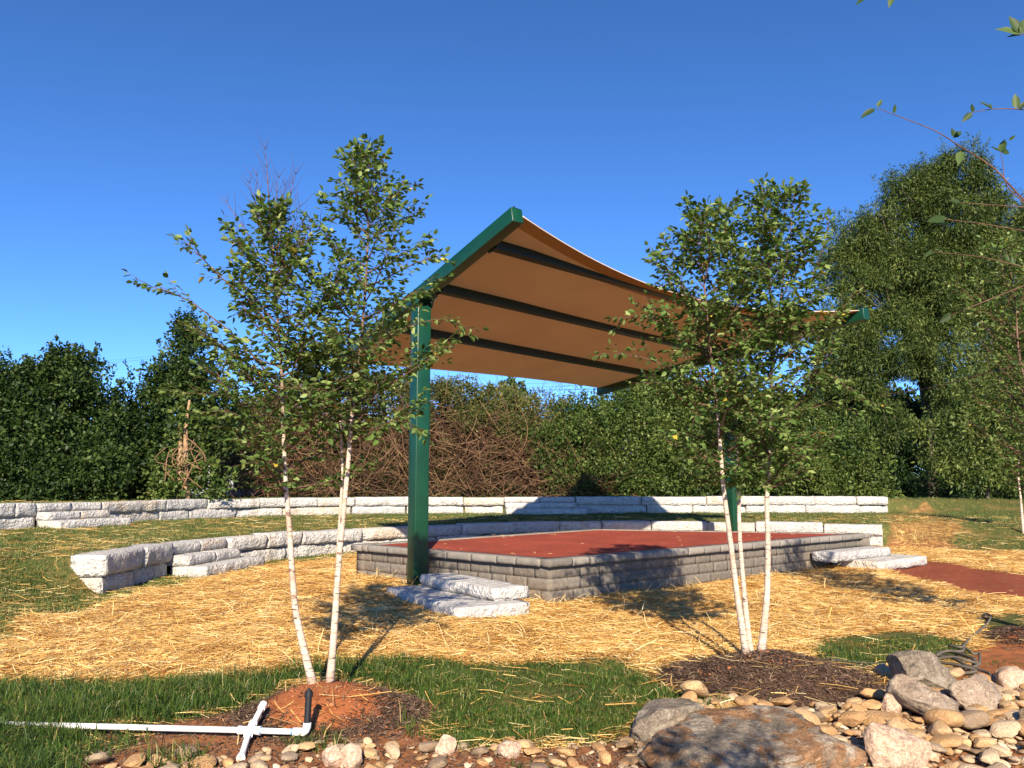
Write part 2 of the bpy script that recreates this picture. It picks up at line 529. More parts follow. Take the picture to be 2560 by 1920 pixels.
def H(x, y):
    x = np.asarray(x, dtype=float); y = np.asarray(y, dtype=float)
    th, r = polar(x, y)
    th = np.where(th > 300, th - 360, th)
    r1 = np.interp(th, TH1, RR1); r2 = np.interp(th, TH2, RR2)
    # ends of the terraces run out into grass slopes
    left = np.clip((th - 180.5) / 14, 0, 1)
    right = np.clip((57.5 - th) / 40, 0, 1)
    wd = .35 + 5.5 * left + 3.0 * np.clip((57.5 - th) / 10, 0, 1)
    amp = (1 - sstep(.1, 1.0, right)) * (1 - sstep(212, 240, th))
    t1 = sstep(0, 1, (r - r1 - .08 + 1.3 * left) / wd)
    left2 = np.clip((th - 172) / 12, 0, 1)
    wd2 = .35 + 5 * left2 + 3.0 * np.clip((60.5 - th) / 10, 0, 1)
    t2 = sstep(0, 1, (r - r2 - .08) / wd2)
    tier = .06 * np.clip((r - r1) / 5.5, 0, 1) * t1
    z = amp * (ZW1 * t1 + tier + ZW2 * t2)
    # ground rises gently towards the left side of the stage
    z = z + .10 * np.exp(-(((x + 2.2) / 2.6) ** 2 + ((y - 13.6) / 2.2) ** 2))
    for mx, my, mh, mr in MOUNDS:
        d = np.hypot(x - mx, y - my) / mr
        z = z + mh * (1 - sstep(.15, 1.05, d))
    # creek bed in the near right corner, far lawn falls away
    z = z - .16 * sstep(0, 1, (x - .55) / 1.4) * (1 - sstep(4.5, 6.0, y + .25 * x * 0)) * (1 - sstep(4.6, 6.2, x * 0 + y))
    z = z - .5 * sstep(20, 45, x - 6 + .3 * (y - 20)) * (1 - sstep(0, 1, t2))
    z = z - 1.15 * sstep(23.5, 28, r) * t2 * amp
    z = z + .018 * np.sin(x * 2.1 + y * 1.3) * np.sin(y * 1.7 - x * .6) + .012 * np.sin(x * 5.3 - y * 3.1)
    return z


def at_g(px, py, dz=0.0):
    z = 0.0
    for _ in range(25):
        p = at_z(px, py, z)
        z = .5 * z + .5 * float(H(p[0], p[1]) + dz)
    p = at_z(px, py, z)
    p[2] = float(H(p[0], p[1])) + dz
    return p


TREE_L = at_z(800, 1706, .20)
TREE_R = at_z(1882, 1628, .20)
MOUNDS += [(TREE_L[0] + .12, TREE_L[1] - .10, .20, .72), (TREE_R[0] + .10, TREE_R[1] - .22, .20, 1.0)]
TREE_E = at_z(2652, 1575, .12)
MOUNDS.append((TREE_E[0], TREE_E[1] - .1, .14, .85))


def poly_world(pp, z=0.0):
    return np.array([at_z(a, b, z)[:2] for a, b in pp])


def in_poly(x, y, poly):
    inside = np.zeros(x.shape, bool)
    n = len(poly); j = n - 1
    for i in range(n):
        xi, yi = poly[i]; xj, yj = poly[j]
        c = ((yi > y) != (yj > y)) & (x < (xj - xi) * (y - yi) / (yj - yi + 1e-12) + xi)
        inside ^= c
        j = i
    return inside


def dist_poly(x, y, poly):
    """signed distance, positive inside"""
    d = np.full(x.shape, 1e9)
    n = len(poly)
    for i in range(n):
        a = poly[i]; b = poly[(i + 1) % n]
        e = b - a
        t = np.clip(((x - a[0]) * e[0] + (y - a[1]) * e[1]) / (e @ e + 1e-12), 0, 1)
        d = np.minimum(d, np.hypot(x - a[0] - t * e[0], y - a[1] - t * e[1]))
    return np.where(in_poly(x, y, poly), d, -d)


def soft(d, wdt):
    return np.clip(.5 + d / wdt, 0, 1)


NEAR_GRASS = poly_world([(-500, 1750), (-200, 1730), (0, 1724), (250, 1714), (480, 1702), (620, 1692), (760, 1668), (900, 1664), (1100, 1652),
                         (1300, 1657), (1480, 1642), (1560, 1645), (1610, 1690), (1690, 1722), (1900, 1752), (1960, 1775), (1800, 1790),
                         (1640, 1800), (1560, 1830), (1480, 1860), (1300, 1880), (1120, 1868), (1060, 1800), (1010, 1745), (930, 1705),
                         (800, 1690), (660, 1730), (610, 1790), (440, 1800), (265, 1800), (240, 1822), (330, 1850), (300, 1880), (230, 1900), (210, 1960), (-500, 2200)])
RIGHT_GRASS = poly_world([(2030, 1612), (2120, 1590), (2230, 1578), (2330, 1582), (2420, 1604), (2440, 1640), (2330, 1668), (2200, 1690), (2080, 1672), (2030, 1640)])
RIGHT_GRASS2 = poly_world([(2440, 1552), (2500, 1536), (2590, 1536), (2600, 1590), (2500, 1594), (2450, 1576)])
PATH = poly_world([(2195, 1424), (2240, 1404), (2330, 1404), (2420, 1419), (2560, 1440), (2900, 1470), (2900, 1570), (2560, 1499), (2480, 1492), (2390, 1474), (2290, 1448)])
CLAY1 = poly_world([(640, 1745), (760, 1735), (900, 1740), (985, 1760), (980, 1820), (860, 1850), (700, 1850), (640, 1800)])
CLAY2 = poly_world([(2360, 1670), (2470, 1600), (2620, 1585), (2700, 1700), (2560, 1710), (2420, 1720), (2300, 1740), (2250, 1700)])
CLAY3 = poly_world([(200, 1850), (235, 1815), (440, 1796), (610, 1784), (660, 1728), (800, 1700), (930, 1706), (1010, 1745), (1060, 1800), (1120, 1866), (1300, 1878), (1480, 1858), (1560, 1828), (1640, 1798), (1800, 1786), (1900, 1780), (2250, 1735), (2700, 1690), (2900, 2100), (0, 2300), (160, 1960)])
CREEK = poly_world([(1640, 1835), (1700, 1800), (1830, 1770), (1960, 1735), (2100, 1722), (2200, 1716), (2330, 1745), (2420, 1742), (2540, 1722),
                    (2760, 1715), (2900, 2000), (2700, 2080), (1500, 2080)], -.1)
STRIP = poly_world([(240, 1905), (420, 1890), (640, 1880), (720, 1868), (900, 1856), (1010, 1868), (1100, 1850), (1250, 1870), (1420, 1868), (1560, 1850), (1650, 1840),
                    (1600, 2080), (200, 2080)], 0)


BERM1 = poly_world([(2196, 1236), (2270, 1238), (2330, 1262), (2260, 1285), (2196, 1285)], .9)
BERM2 = poly_world([(2196, 1312), (2330, 1302), (2430, 1335), (2340, 1368), (2230, 1366)], .3)


def masks(x, y):
    th, r = polar(x, y)
    th = np.where(th > 300, th - 360, th)
    r1 = np.interp(th, TH1, RR1); r2 = np.interp(th, TH2, RR2)
    wob = .22 * np.sin(x * 1.9 + 1) * np.sin(y * 2.3) + .1 * np.sin(x * 6.1 + y * 4.0)
    g = np.maximum.reduce([soft(dist_poly(x, y, NEAR_GRASS) + .3 * wob, .25), soft(dist_poly(x, y, RIGHT_GRASS) + .2 * wob, .2), soft(dist_poly(x, y, RIGHT_GRASS2) + .2 * wob, .2)])
    # terraces, slopes at their ends and the strip at the foot of the lower wall
    foot = np.interp(th, [56, 60, 100, 140, 160, 178, 186, 200, 240], [-.2, .2, .6, .8, .9, .7, .6, .7, 1.2])
    t = soft(r - r1 + foot + wob * 1.4, .7)
    t = t * soft(242 - th + wob * 6, 5)
    t = t * soft(y - 8.6 + .5 * wob, 1.2)
    g2 = t
    path = soft(dist_poly(x, y, PATH), .12)
    mul = np.zeros_like(x)
    for i, (mx, my, mh, mr) in enumerate(MOUNDS):
        mul = np.maximum(mul, soft(1.02 - np.hypot((x - mx), (y - my)) / mr + .25 * wob, .2))
    clay = np.maximum(.5 * soft(dist_poly(x, y, CLAY2), .2), soft(dist_poly(x, y, CLAY1) + .4 * wob, .25))
    bare = np.maximum(soft(dist_poly(x, y, CLAY3), .15), soft(dist_poly(x, y, CLAY2), .3))
    straw = np.clip(1 - g, 0, 1) * np.clip(1 - g2, 0, 1) * (1 - path) * (1 - mul) * (1 - bare)
    pt = np.maximum(.8 * soft(dist_poly(x, y, BERM1) + .5 * wob, .5), soft(dist_poly(x, y, BERM2) + .6 * wob, .6))
    straw = np.maximum(straw, .44 * pt); g2 = g2 * (1 - .5 * pt)
    field = sstep(27, 33, np.hypot(x - CX, y - CY)) * (y > 5)
    g = np.clip(g * (1 - mul) * (1 - path), 0, 1)
    return dict(m_straw=straw, m_grass=np.maximum(g, g2 * (1 - path)), m_mulch=mul, m_clay=clay, m_path=path, m_field=field, near=g, tier=g2 * (1 - path), bare=bare)


def axis(lo, hi, step, far):
    a = list(np.arange(lo, hi + 1e-6, step))
    s = step
    b = hi
    while b < far:
        s *= 1.35; b += s; a.append(b)
    s = step; b = lo; pre = []
    while b > -far:
        s *= 1.35; b -= s; pre.append(b)
    return np.array(pre[::-1] + a)


def make_ground():
    X = axis(-14, 17, .10, 900); Y = axis(3.2, 31, .10, 900)
    gx, gy = np.meshgrid(X, Y)
    x = gx.ravel(); y = gy.ravel()
    z = H(x, y)
    nx, ny = len(X), len(Y)
    idx = np.arange(nx * ny).reshape(ny, nx)
    F = np.stack([idx[:-1, :-1], idx[:-1, 1:], idx[1:, 1:], idx[1:, :-1]], -1).reshape(-1, 4)
    mb = MB(); mb.add(np.stack([x, y, z], 1), F)
    o = mb.build('ground', M['ground'], smooth=True)
    mk = masks(x, y)
    for k in ('m_straw', 'm_grass', 'm_mulch', 'm_clay', 'm_path', 'm_field'):
        at = o.data.attributes.new(k, 'FLOAT', 'POINT')
        at.data.foreach_set('value', mk[k].astype(np.float32))
    tag(o, kind='structure')


make_ground()

# ------------------------------------------------------------------ stage
ZS = .63
N_ = at_z(1375, 1401, ZS); L_ = at_z(878, 1361, ZS); B_ = at_z(1485, 1322, ZS); R_ = at_z(2178, 1333, ZS)
corners = [Vector(c) for c in (N_, R_, B_, L_)]      # counter-clockwise seen from above


def rough_block(mb, c, ax, ay, L, D, Hh, seed, rnd, amp=.02, res=.07, chip=.02, enda=.45):
    """split-faced stone: a subdivided box whose faces are broken up by noise; c = centre of the base front edge,
    ax along the front, ay pointing back"""
    ax = Vector(ax); ay = Vector(ay); c = Vector(c); az = Vector((0, 0, 1))
    nx = max(3, int(L / res)); ny = max(2, int(D / (res * 2))); nz = max(3, int(Hh / res))
    ids = {}; vs = []; fs = []
    def vid(i, j, k):
        key = (i, j, k)
        if key not in ids:
            x = (i / nx - .5) * L; y = j / ny * D; z = k / nz * Hh
            ids[key] = len(vs)
            q = Vector((x * 2.2 + seed * 7.31, y * 2.2 + seed * 1.7, z * 2.6 + seed * 3.3))
            n1 = noise.noise(q * 1.3); n2 = noise.noise(q * 4.0 + Vector((9, 2, 5))); n3 = noise.noise(q * 1.1 + Vector((3, 17, 1)))
            ex = min(i, nx - i) == 0; ey = min(j, ny - j) == 0; ez = min(k, nz - k) == 0
            e = (ex + ey + ez)
            if ey and j == 0: y += amp * (n1 * 1.6 + n2 * .8) + (chip * (.25 + max(0, n3 * 1.6)) if (k == nz or k == 0) else -amp * .55)
            if ey and j == ny: y -= amp * (n1 * 1.2 + n2 * .6)
            if ex: x += (amp * enda * (n1 + n2 * .6) + (chip * max(0, n3) if e > 1 else 0)) * (1 if i == 0 else -1)
            if k == nz: z += amp * .35 * (n3 + n2 * .4) - (chip * (.1 + max(0, n1) * .9) if e > 1 else 0)
            if k == 0 and e > 1: z += chip * max(0, n2) * .6
            vs.append(c + ax * x + ay * y + az * z)
        return ids[key]
    for i in range(nx):
        for k in range(nz):
            fs.append([vid(i, 0, k), vid(i + 1, 0, k), vid(i + 1, 0, k + 1), vid(i, 0, k + 1)])
            fs.append([vid(i, ny, k), vid(i, ny, k + 1), vid(i + 1, ny, k + 1), vid(i + 1, ny, k)])
        for j in range(ny):
            fs.append([vid(i, j, nz), vid(i + 1, j, nz), vid(i + 1, j + 1, nz), vid(i, j + 1, nz)])
            fs.append([vid(i, j, 0), vid(i, j + 1, 0), vid(i + 1, j + 1, 0), vid(i + 1, j, 0)])
    for j in range(ny):
        for k in range(nz):
            fs.append([vid(0, j, k), vid(0, j, k + 1), vid(0, j + 1, k + 1), vid(0, j + 1, k)])
            fs.append([vid(nx, j, k), vid(nx, j + 1, k), vid(nx, j + 1, k + 1), vid(nx, j, k + 1)])
    mb.add([tuple(v) for v in vs], fs, rnd)


stage_c = sum(corners, Vector()) / 4
stage = empty('stage', (stage_c.x, stage_c.y, 0), 'low raised stage walled in grey split-face block with a red rubber floor', 'stage')


def make_stage():
    wall = MB(); cap = MB()
    OV = .075
    ch = .105                                   # cap height
    course = .175
    for e in range(4):
        a = corners[e].copy(); b = corners[(e + 1) % 4].copy()
        a.z = b.z = 0
        d = (b - a); ln = d.length; d.normalize()
        nin = Vector((-d.y, d.x, 0))            # inwards
        a2 = a + d * OV; ln2 = ln - 2 * OV
        # wall courses
        z = ZS - ch - course
        k = 0
        while z > -.25:
            s = .0 if k % 2 == 0 else -.21
            while s < ln2 - .02:
                L = random.choice([.42, .48, .62, .84]) if e == 0 else random.choice([.30, .42, .48])
                s0 = max(s, 0); s1 = min(s + L, ln2)
                if s1 - s0 > .03:
                    q = a2 + d * ((s0 + s1) / 2) + nin * OV
                    rough_block(wall, (q.x, q.y, z + .001), d, nin, s1 - s0, .22, course, random.random() * 50, .3 + .4 * random.random(), .0022, .05, .0006, 0.0)
                s += L
            z -= course; k += 1
        # cap stones
        s = .0
        if e in (0, 2):
            s = 0.0
        seg = []
        while s < ln - .05:
            L = random.choice([.38, .46, .55])
            if ln - s - L < .2: L = ln - s
            seg.append((s, L)); s += L
        for i, (s, L) in enumerate(seg):
            q = a + d * (s + L / 2)
            big = (i == 0 and e == 0)
            ii = .30
            s0 = s + (.0 if e in (0, 2) or i > 0 else .31)
            s1 = s + L - (.0 if e in (0, 2) or i < len(seg) - 1 else .31)
            if s1 - s0 < .05: continue
            q = a + d * ((s0 + s1) / 2)
            rough_block(cap, (q.x, q.y, ZS - ch + (.004 if big else 0)), d, nin, s1 - s0 - .003, .30, ch, random.random() * 50, (.12 if big else .35 + .65 * random.random()), .008, .05, .006)
    wall.build('block_wall', M['block'], stage)
    cap.build('cap_stones', M['cap'], stage)
    # rubber floor between the caps, slightly crowned
    ins = []
    for i in range(4):
        p = corners[i]; d1 = (corners[(i + 1) % 4] - p).normalized(); d0 = (p - corners[i - 1]).normalized()
        n1 = Vector((-d1.y, d1.x, 0)); n0 = Vector((-d0.y, d0.x, 0))
        bis = (n0 + n1).normalized()
        ins.append(p + bis * (.27 / max(.25, bis.dot(n1))))
    mb = MB(); n = 24; vs = []
    for j in range(n + 1):
        for i in range(n + 1):
            u = i / n; v = j / n
            p = ins[0].lerp(ins[1], u).lerp(ins[3].lerp(ins[2], u), v)
            vs.append((p.x, p.y, ZS - .012 + .03 * math.sin(math.pi * u) * math.sin(math.pi * v)))
    fs = [[j * (n + 1) + i, j * (n + 1) + i + 1, (j + 1) * (n + 1) + i + 1, (j + 1) * (n + 1) + i] for j in range(n) for i in range(n)]
    mb.add(vs, fs)
    mb.build('rubber_floor', M['rubber'], stage, smooth=True)


make_stage()

# ------------------------------------------------------------------ step slabs beside the stage
dNR = (corners[1] - corners[0]); LNR = dNR.length; dNR.normalize()
outF = Vector((dNR.y, -dNR.x, 0))
dNL = (corners[3] - corners[0]); LNL = dNL.length; dNL.normalize()
outL = Vector((-dNL.y, dNL.x, 0))


def slab(label, base, ax, ay, L, D, z0, h, seed):
    base = Vector(base)
    mb = MB(); rough_block(mb, (base.x, base.y, z0), ax, ay, L, D, h, seed, .5, .022, .045, .022)
    ob = mb.build('stone_slab', M['limestone'])
    recentre(ob)
    tag(ob, label, 'stone step', 'pale limestone slabs used as steps up to the stage')
    return ob


def recentre(ob, base=True):
    """move the object origin to the middle of the base of its mesh"""
    me = ob.data
    n = len(me.vertices)
    c = np.empty(n * 3, np.float32); me.vertices.foreach_get('co', c); c = c.reshape(-1, 3)
    o = np.array([(c[:, 0].min() + c[:, 0].max()) / 2, (c[:, 1].min() + c[:, 1].max()) / 2, c[:, 2].min()])
    c -= o
    me.vertices.foreach_set('co', c.ravel()); me.update()
    ob.location = Vector(ob.location) + Vector(o)


# left pair, laid along the wall near the front corner
def slab_px(label, pa, pb, pc, ztop, h, seed):
    """pa, pb = ends of the outer top edge, pc = a point on the far edge of the top"""
    a = Vector(at_z(*pa, ztop)); b = Vector(at_z(*pb, ztop)); c = Vector(at_z(*pc, ztop))
    ax = (b - a); L = ax.length; ax.normalize()
    ay = Vector((-ax.y, ax.x, 0))
    if (c - a).dot(ay) < 0: ay = -ay
    D = .2
    while D < 1.4 and to_px(b + ay * D)[0] < pc[0]: D += .01
    print('SLABD', D, (c - b).dot(ay))
    m = (a + b) / 2
    return slab(label, (m.x, m.y, 0), ax, ay, L, D, ztop - h, h, seed)


slab_px('upper pale stone step against the short grey wall behind the green post', (1050, 1436), (1236, 1472), (1322, 1447), .345, .165, 3)
slab_px('lower broad pale stone step dusted with gravel at the foot of the green post', (969, 1468), (1146, 1521), (1322, 1485), .175, .19, 8)
# right pair
e = corners[0] + dNR * (LNR - 1.43) + outF * .50
slab('upper stone step at the far right end of the stage striped by leaf shade', (e.x, e.y, 0), dNR, -outF, 2.34, .50, .18, .19, 13)
e = corners[0] + dNR * (LNR - .80) + outF * 1.05
slab('lower stone step at the start of the red path', (e.x, e.y, 0), dNR, -outF, 2.1, 1.02, .0, .185, 17)


# ------------------------------------------------------------------ terrace walls of big limestone blocks
def th_of_px(curve, px, z, lo, hi):
    best = None
    for t in np.arange(lo, hi, .25):
        x, y = curve(t)
        d = abs(to_px((x, y, z))[0] - px)
        if best is None or d < best[0]: best = (d, t)
    return best[1]


def terrace_wall(label, name_pt, curve, t_from, t_to, z_at, gaps, lens, seed0, group):
    """blocks laid from angle t_from down to t_to along the curve (left to right in view)"""
    rnd = random.Random(seed0)
    x0, y0 = curve((t_from + t_to) / 2)
    root = empty('retaining_wall', (x0, y0, z_at), label, 'stone wall', group)
    ts = np.arange(t_from, t_to, -.1)
    P = np.array([curve(t) for t in ts])
    S = np.concatenate([[0], np.cumsum(np.hypot(*np.diff(P, axis=0).T))])
    def pos(s):
        return np.array([np.interp(s, S, P[:, 0]), np.interp(s, S, P[:, 1])])
    sg = []
    for (ta, tb) in gaps:
        sg.append((float(np.interp(-ta, -ts, S)), float(np.interp(-tb, -ts, S))))
    for c in range(2):
        s = 0.0 + (0 if c else rnd.uniform(-.5, -.2))
        hgt = .30
        while s < S[-1] - .15:
            L = rnd.uniform(*lens)
            if c == 0: L *= rnd.uniform(.8, 1.15)
            s0 = max(s, 0); s1 = min(s + L, S[-1])
            if S[-1] - s1 < .35: s1 = S[-1]
            cut = False
            for (ga, gb) in sg:
                if s0 < ga < s1: s1 = ga; cut = True
                elif ga <= s0 < gb - .01: s0 = gb; s1 = gb; cut = True
            if s1 - s0 > .22:
                a = pos(s0); b = pos(s1); m = (a + b) / 2
                d = b - a; ln = float(np.hypot(*d)); d = d / ln
                out = np.array([d[1], -d[0]])          # away from the bank
                bk = -out
                if (np.array([CX, CY]) - m) @ out < 0: out, bk = bk, out
                off = (.03 if c else -.02) + rnd.uniform(-.025, .03)
                h = hgt + rnd.uniform(-.02, .025) if c == 0 else hgt + rnd.uniform(-.015, .03)
                q = m + out * off
                mb = MB()
                rough_block(mb, (q[0], q[1], z_at + (-.03 if c == 0 else .29 + rnd.uniform(0, .012))), (d[0], d[1], 0), (bk[0], bk[1], 0),
                            ln - rnd.choice((.010, .016, .024, .06)), .55 + rnd.uniform(0, .1), h + (.02 if c == 0 else .0), rnd.random() * 90, .5, .030, .065, .022)
                mb.build('block', M['limestone'], root)
            s = s1 if s1 > s else s + .05
    # steps let into the gaps
    for gi, (ga, gb) in enumerate(sg):
        a = pos(ga + .02); b = pos(gb - .02)
        d = b - a; ln = float(np.hypot(*d)); d /= ln
        m = (a + b) / 2
        out = np.array([d[1], -d[0]])
        if (np.array([CX, CY]) - m) @ out < 0: out = -out
        for k in range(3):
            off = (.72, .36, .02)[k]
            ext = (.32, .0, .0)[k]
            q = m + out * off + d * ext * .5
            parts = 2 if (ln > 1.5 and k != 0) else 1
            for u in range(parts):
                lw = (ln + ext) / parts
                q2 = q + d * (u - (parts - 1) / 2) * lw
                mb = MB()
                rough_block(mb, (q2[0], q2[1], z_at + .2 * k - (.05 if k == 0 else 0)), (d[0], d[1], 0), (-out[0], -out[1], 0), lw - .015,
                            .72, .2 + (.05 if k == 0 else -.006), rnd.random() * 90, .5, .024, .07, .022)
                mb.build('step_block', M['limestone'], root)
    return root


g1a = th_of_px(curve1, 422, .1, 140, 182); g1b = th_of_px(curve1, 566, .1, 140, 180)
terrace_wall('curving lower terrace wall of pale rough blocks close behind the stage', None, curve1, 182.0, 56.5, 0.0,
             [(g1a, g1b)], (1.1, 1.9), 21, 'terraced limestone seating walls')
g2a = th_of_px(curve2, 84, .6, 140, 172); g2b = th_of_px(curve2, 250, .6, 140, 170)
g2c = th_of_px(curve2, 1258, .6, 80, 120); g2d = th_of_px(curve2, 1440, .6, 80, 120)
terrace_wall('long upper terrace wall of pale limestone blocks in front of the hedge', None, curve2, 172.0, 59.5, ZW1 + .055,
             [(g2a, g2b), (g2c, g2d)], (1.3, 2.6), 33, 'terraced limestone seating walls')

# ------------------------------------------------------------------ shade structure
green, dark, fabric = M['green'], M['darksteel'], M['fabric']
PL = at_y(1043, 1456, 13.2)
PL = np.array([PL[0], PL[1], float(H(PL[0], PL[1]))])
bx = Vector((-.5, .866, 0)); px_ = Vector((.866, .5, 0))


def beam_pts(pxs_hi, pxs_lo, post_xy, az):
    d = np.array([-math.sin(az), math.cos(az)])
    out = []
    for (qx, qy) in (pxs_hi, pxs_lo):
        r = ray(qx, qy)
        # solve post + t d on the vertical plane through the pixel column
        k = r[0] / r[1]
        t = (post_xy[0] - k * post_xy[1]) / (k * d[1] - d[0])
        Y = post_xy[1] + t * d[1]
        out.append(Vector(at_y(qx, qy, Y)))
    return out


PR_y = 21.6
pr = at_y(1835, 1325, PR_y)
A_, A0 = beam_pts((1291, 520), (838, 902), PL[:2], R(35))
B_hi, B_lo = beam_pts((2164, 770), (1497, 968), pr[:2], R(30))
canopy = empty('shade_canopy', (PL[0], PL[1], PL[2]), 'tan fabric shade canopy on two green steel posts with sloping beams over the stage', 'shade canopy')
BW, BD = .19, .225


def sq_tube(mb, a, b, wdt, hgt, ref=Vector((0, 0, 1)), drop=True, bev=.012):
    d = (b - a); L = d.length; d.normalize()
    side = d.cross(ref).normalized(); up = side.cross(d).normalized()
    c = (a + b) / 2 - (up * hgt / 2 if drop else Vector())
    mb.box(c, d, side, up, L, wdt, hgt, .5, bev)
    return d, side, up


beams = []
for nm, (hi, lo) in (('l', (A_, A0)), ('r', (B_hi, B_lo))):
    mb = MB(); d, side, up = sq_tube(mb, lo, hi, BW, BD if nm == 'l' else .27)
    bo = mb.build('beam', green, canopy)
    # weld line collar and eyelet at the high end
    e = MB()
    e.tube([hi + up * .005 - d * .06, hi + up * .045 - d * .05, hi + up * .045 - d * .10, hi + up * .005 - d * .11], .014, 8)
    e.box(hi - d * .085 + up * .012, d, side, up, .13, .10, .012, .5, .003)
    e.build('eyelet', dark, bo)
    beams.append((hi, lo, d, side, up))

for nm, P, (hi, lo, d, side, up), depth in (('l', Vector(PL), beams[0], BD), ('r', Vector((pr[0], pr[1], 0)), beams[1], .27)):
    dd = Vector((d.x, d.y, 0)); t = (P - lo).dot(dd) / dd.dot(dd)
    top = lo + d * t
    ztop = top.z - depth - .10
    # keep the post plumb under the beam
    cxy = Vector((top.x, top.y, 0))
    hz = Vector((d.x, d.y, 0)).normalized(); hs = Vector((hz.y, -hz.x, 0))
    mb = MB()
    wdt = .255
    mb.box((cxy.x, cxy.y, (ztop - .4) / 2), hz, hs, Vector((0, 0, 1)), wdt, wdt, ztop + .4, .5, .02)
    po = mb.build('post', green, canopy)
    g = MB()
    # saddle: two tapered cheeks with a sloping plate and bolts
    for sgn in (-1, 1):
        cc = cxy + hs * sgn * (.1275 + .006)
        prof = [(-.1275, ztop - .02), (.1275, ztop - .02), (.20, top.z - depth + .20 * d.z), (-.20, top.z - depth - .20 * d.z)]
        vs = []
        for off in (0, .012 * sgn):
            for (u, z) in prof: vs.append(tuple(cc + hz * u + hs * off + Vector((0, 0, z))))
        fs = [[0, 1, 2, 3], [7, 6, 5, 4], [0, 4, 5, 1], [1, 5, 6, 2], [2, 6, 7, 3], [3, 7, 4, 0]]
        g.add(vs, fs)
    g.box(top - up * (depth + .012), d, side, up, .52, .30, .02, .5, .003)
    g.build('bracket', green, po)
    for u in (-.2, -.07, .07, .2):
        for sgn in (-1, 1):
            q = top + d * u + side * sgn * .125 - up * (depth + .03)
            bolts = MB(); bolts.tube([q, q - up * .035], .018, 6)
            bolts.build('bolt', M['bolt'], po)

# fabric: a sagging sheet between the two beams, with scalloped free edges
def fab(u, v):
    """u from left beam to right beam, v from low edge to high edge"""
    hiL, loL, dL, sL, uL = beams[0]; hiR, loR, dR, sR, uR = beams[1]
    scal_hi = .115 * 4 * u * (1 - u)
    scal_lo = .03 * 4 * u * (1 - u)
    vv = scal_lo + v * (1 - scal_lo - scal_hi)
    l = loL.lerp(hiL, .01 + .98 * vv) + px_ * (BW * .4)
    r = loR.lerp(hiR, .01 + .98 * vv) - px_ * (BW * .4)
    p = l.lerp(r, u)
    lift = -.045
    p = p + Vector((0, 0, lift - .16 * v ** 3 * 4 * u * (1 - u)))
    return p


mb = MB(); nu, nv = 48, 36; vs = []
pv = (0.0, .33, .60, .87, 1.0)
for j in range(nv + 1):
    for i in range(nu + 1):
        vs.append(tuple(fab(i / nu, j / nv)))
fs = [[j * (nu + 1) + i, j * (nu + 1) + i + 1, (j + 1) * (nu + 1) + i + 1, (j + 1) * (nu + 1) + i] for j in range(nv) for i in range(nu)]
mb.add(vs, fs)
fo = mb.build('fabric', fabric, canopy, smooth=True)
hm = MB()
for v in (0, 1):
    hm.tube([fab(i / 40, v) + Vector((0, 0, .006)) for i in range(41)], .011, 6)
hm.build('hem', M['hem'], fo)
# wide folded pocket under the high edge
pk = MB(); vs = []
for i in range(41):
    u = i / 40
    a = fab(u, .999); b = fab(u, .965)
    vs += [tuple(a - Vector((0, 0, .012))), tuple(b - Vector((0, 0, .014)))]
pk.add(vs, [[2 * i, 2 * i + 1, 2 * i + 3, 2 * i + 2] for i in range(40)])
pk.build('edge_pocket', fabric, fo, smooth=True)

# purlins under the fabric
def param_at(hi, lo, px):
    best = (1e9, 0)
    for s in np.linspace(0, 1, 801):
        q = hi.lerp(lo, s)
        d = abs(to_px(q)[0] - px)
        if d < best[0]: best = (d, s)
    return best[1]


for (xl, xr) in ((1213, 2010), (1082, 1815), (965, 1640)):
    sl_ = param_at(A_, A0, xl); sr_ = param_at(B_hi, B_lo, xr)
    l = A_.lerp(A0, sl_) + px_ * (BW * .5 + .01); r = B_hi.lerp(B_lo, sr_) - px_ * (BW * .5 + .01)
    upv = (beams[0][4] + beams[1][4]).normalized()
    l = l - upv * .075; r = r - upv * .075
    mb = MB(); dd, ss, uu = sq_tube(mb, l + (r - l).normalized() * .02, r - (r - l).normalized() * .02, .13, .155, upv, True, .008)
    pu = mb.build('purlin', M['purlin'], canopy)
    for q, sg in ((l, 1), (r, -1)):
        pl = MB()
        c = q + dd * sg * .006 - uu * .08
        pl.box(c, dd, ss, uu, .012, .20, .20, .5, .002)
        for a in (-.07, .07):
            pl.tube([c + ss * a + dd * sg * .0 - uu * .07, c + ss * a + dd * sg * .03 - uu * .07], .014, 6)
        pl.build('end_plate', dark, pu)

# ------------------------------------------------------------------ young river birches
def smooth_path(pts, n):
    """Catmull-Rom through pts"""
    P = [Vector(p) for p in pts]
    P = [P[0] * 2 - P[1]] + P + [P[-1] * 2 - P[-2]]
    out = []
    m = len(P) - 3
    for k in range(n):
        t = k / (n - 1) * m
        i = min(int(t), m - 1); f = t - i
        a, b, c, d = P[i:i + 4]
        out.append(.5 * ((2 * b) + (c - a) * f + (2 * a - 5 * b + 4 * c - d) * f * f + (3 * b - a - 3 * c + d) * f ** 3))
    return out


class Leaves:
    def __init__(s): s.P = []; s.D = []; s.N = []; s.L = []; s.c = []

    def put(s, p, d, n, L, c): s.P.append(tuple(p)); s.D.append(tuple(d)); s.N.append(tuple(n)); s.L.append(L); s.c.append(c)

    def flush(s, mb, wr=.62):
        if not s.P: return
        L = np.array(s.L)
        mb.quads_leaf(np.array(s.P), np.array(s.D), np.array(s.N), L, L * wr, np.array(s.c), True)


def rvec(k=1.0):
    return Vector((random.gauss(0, 1), random.gauss(0, 1), random.gauss(0, 1))) * k


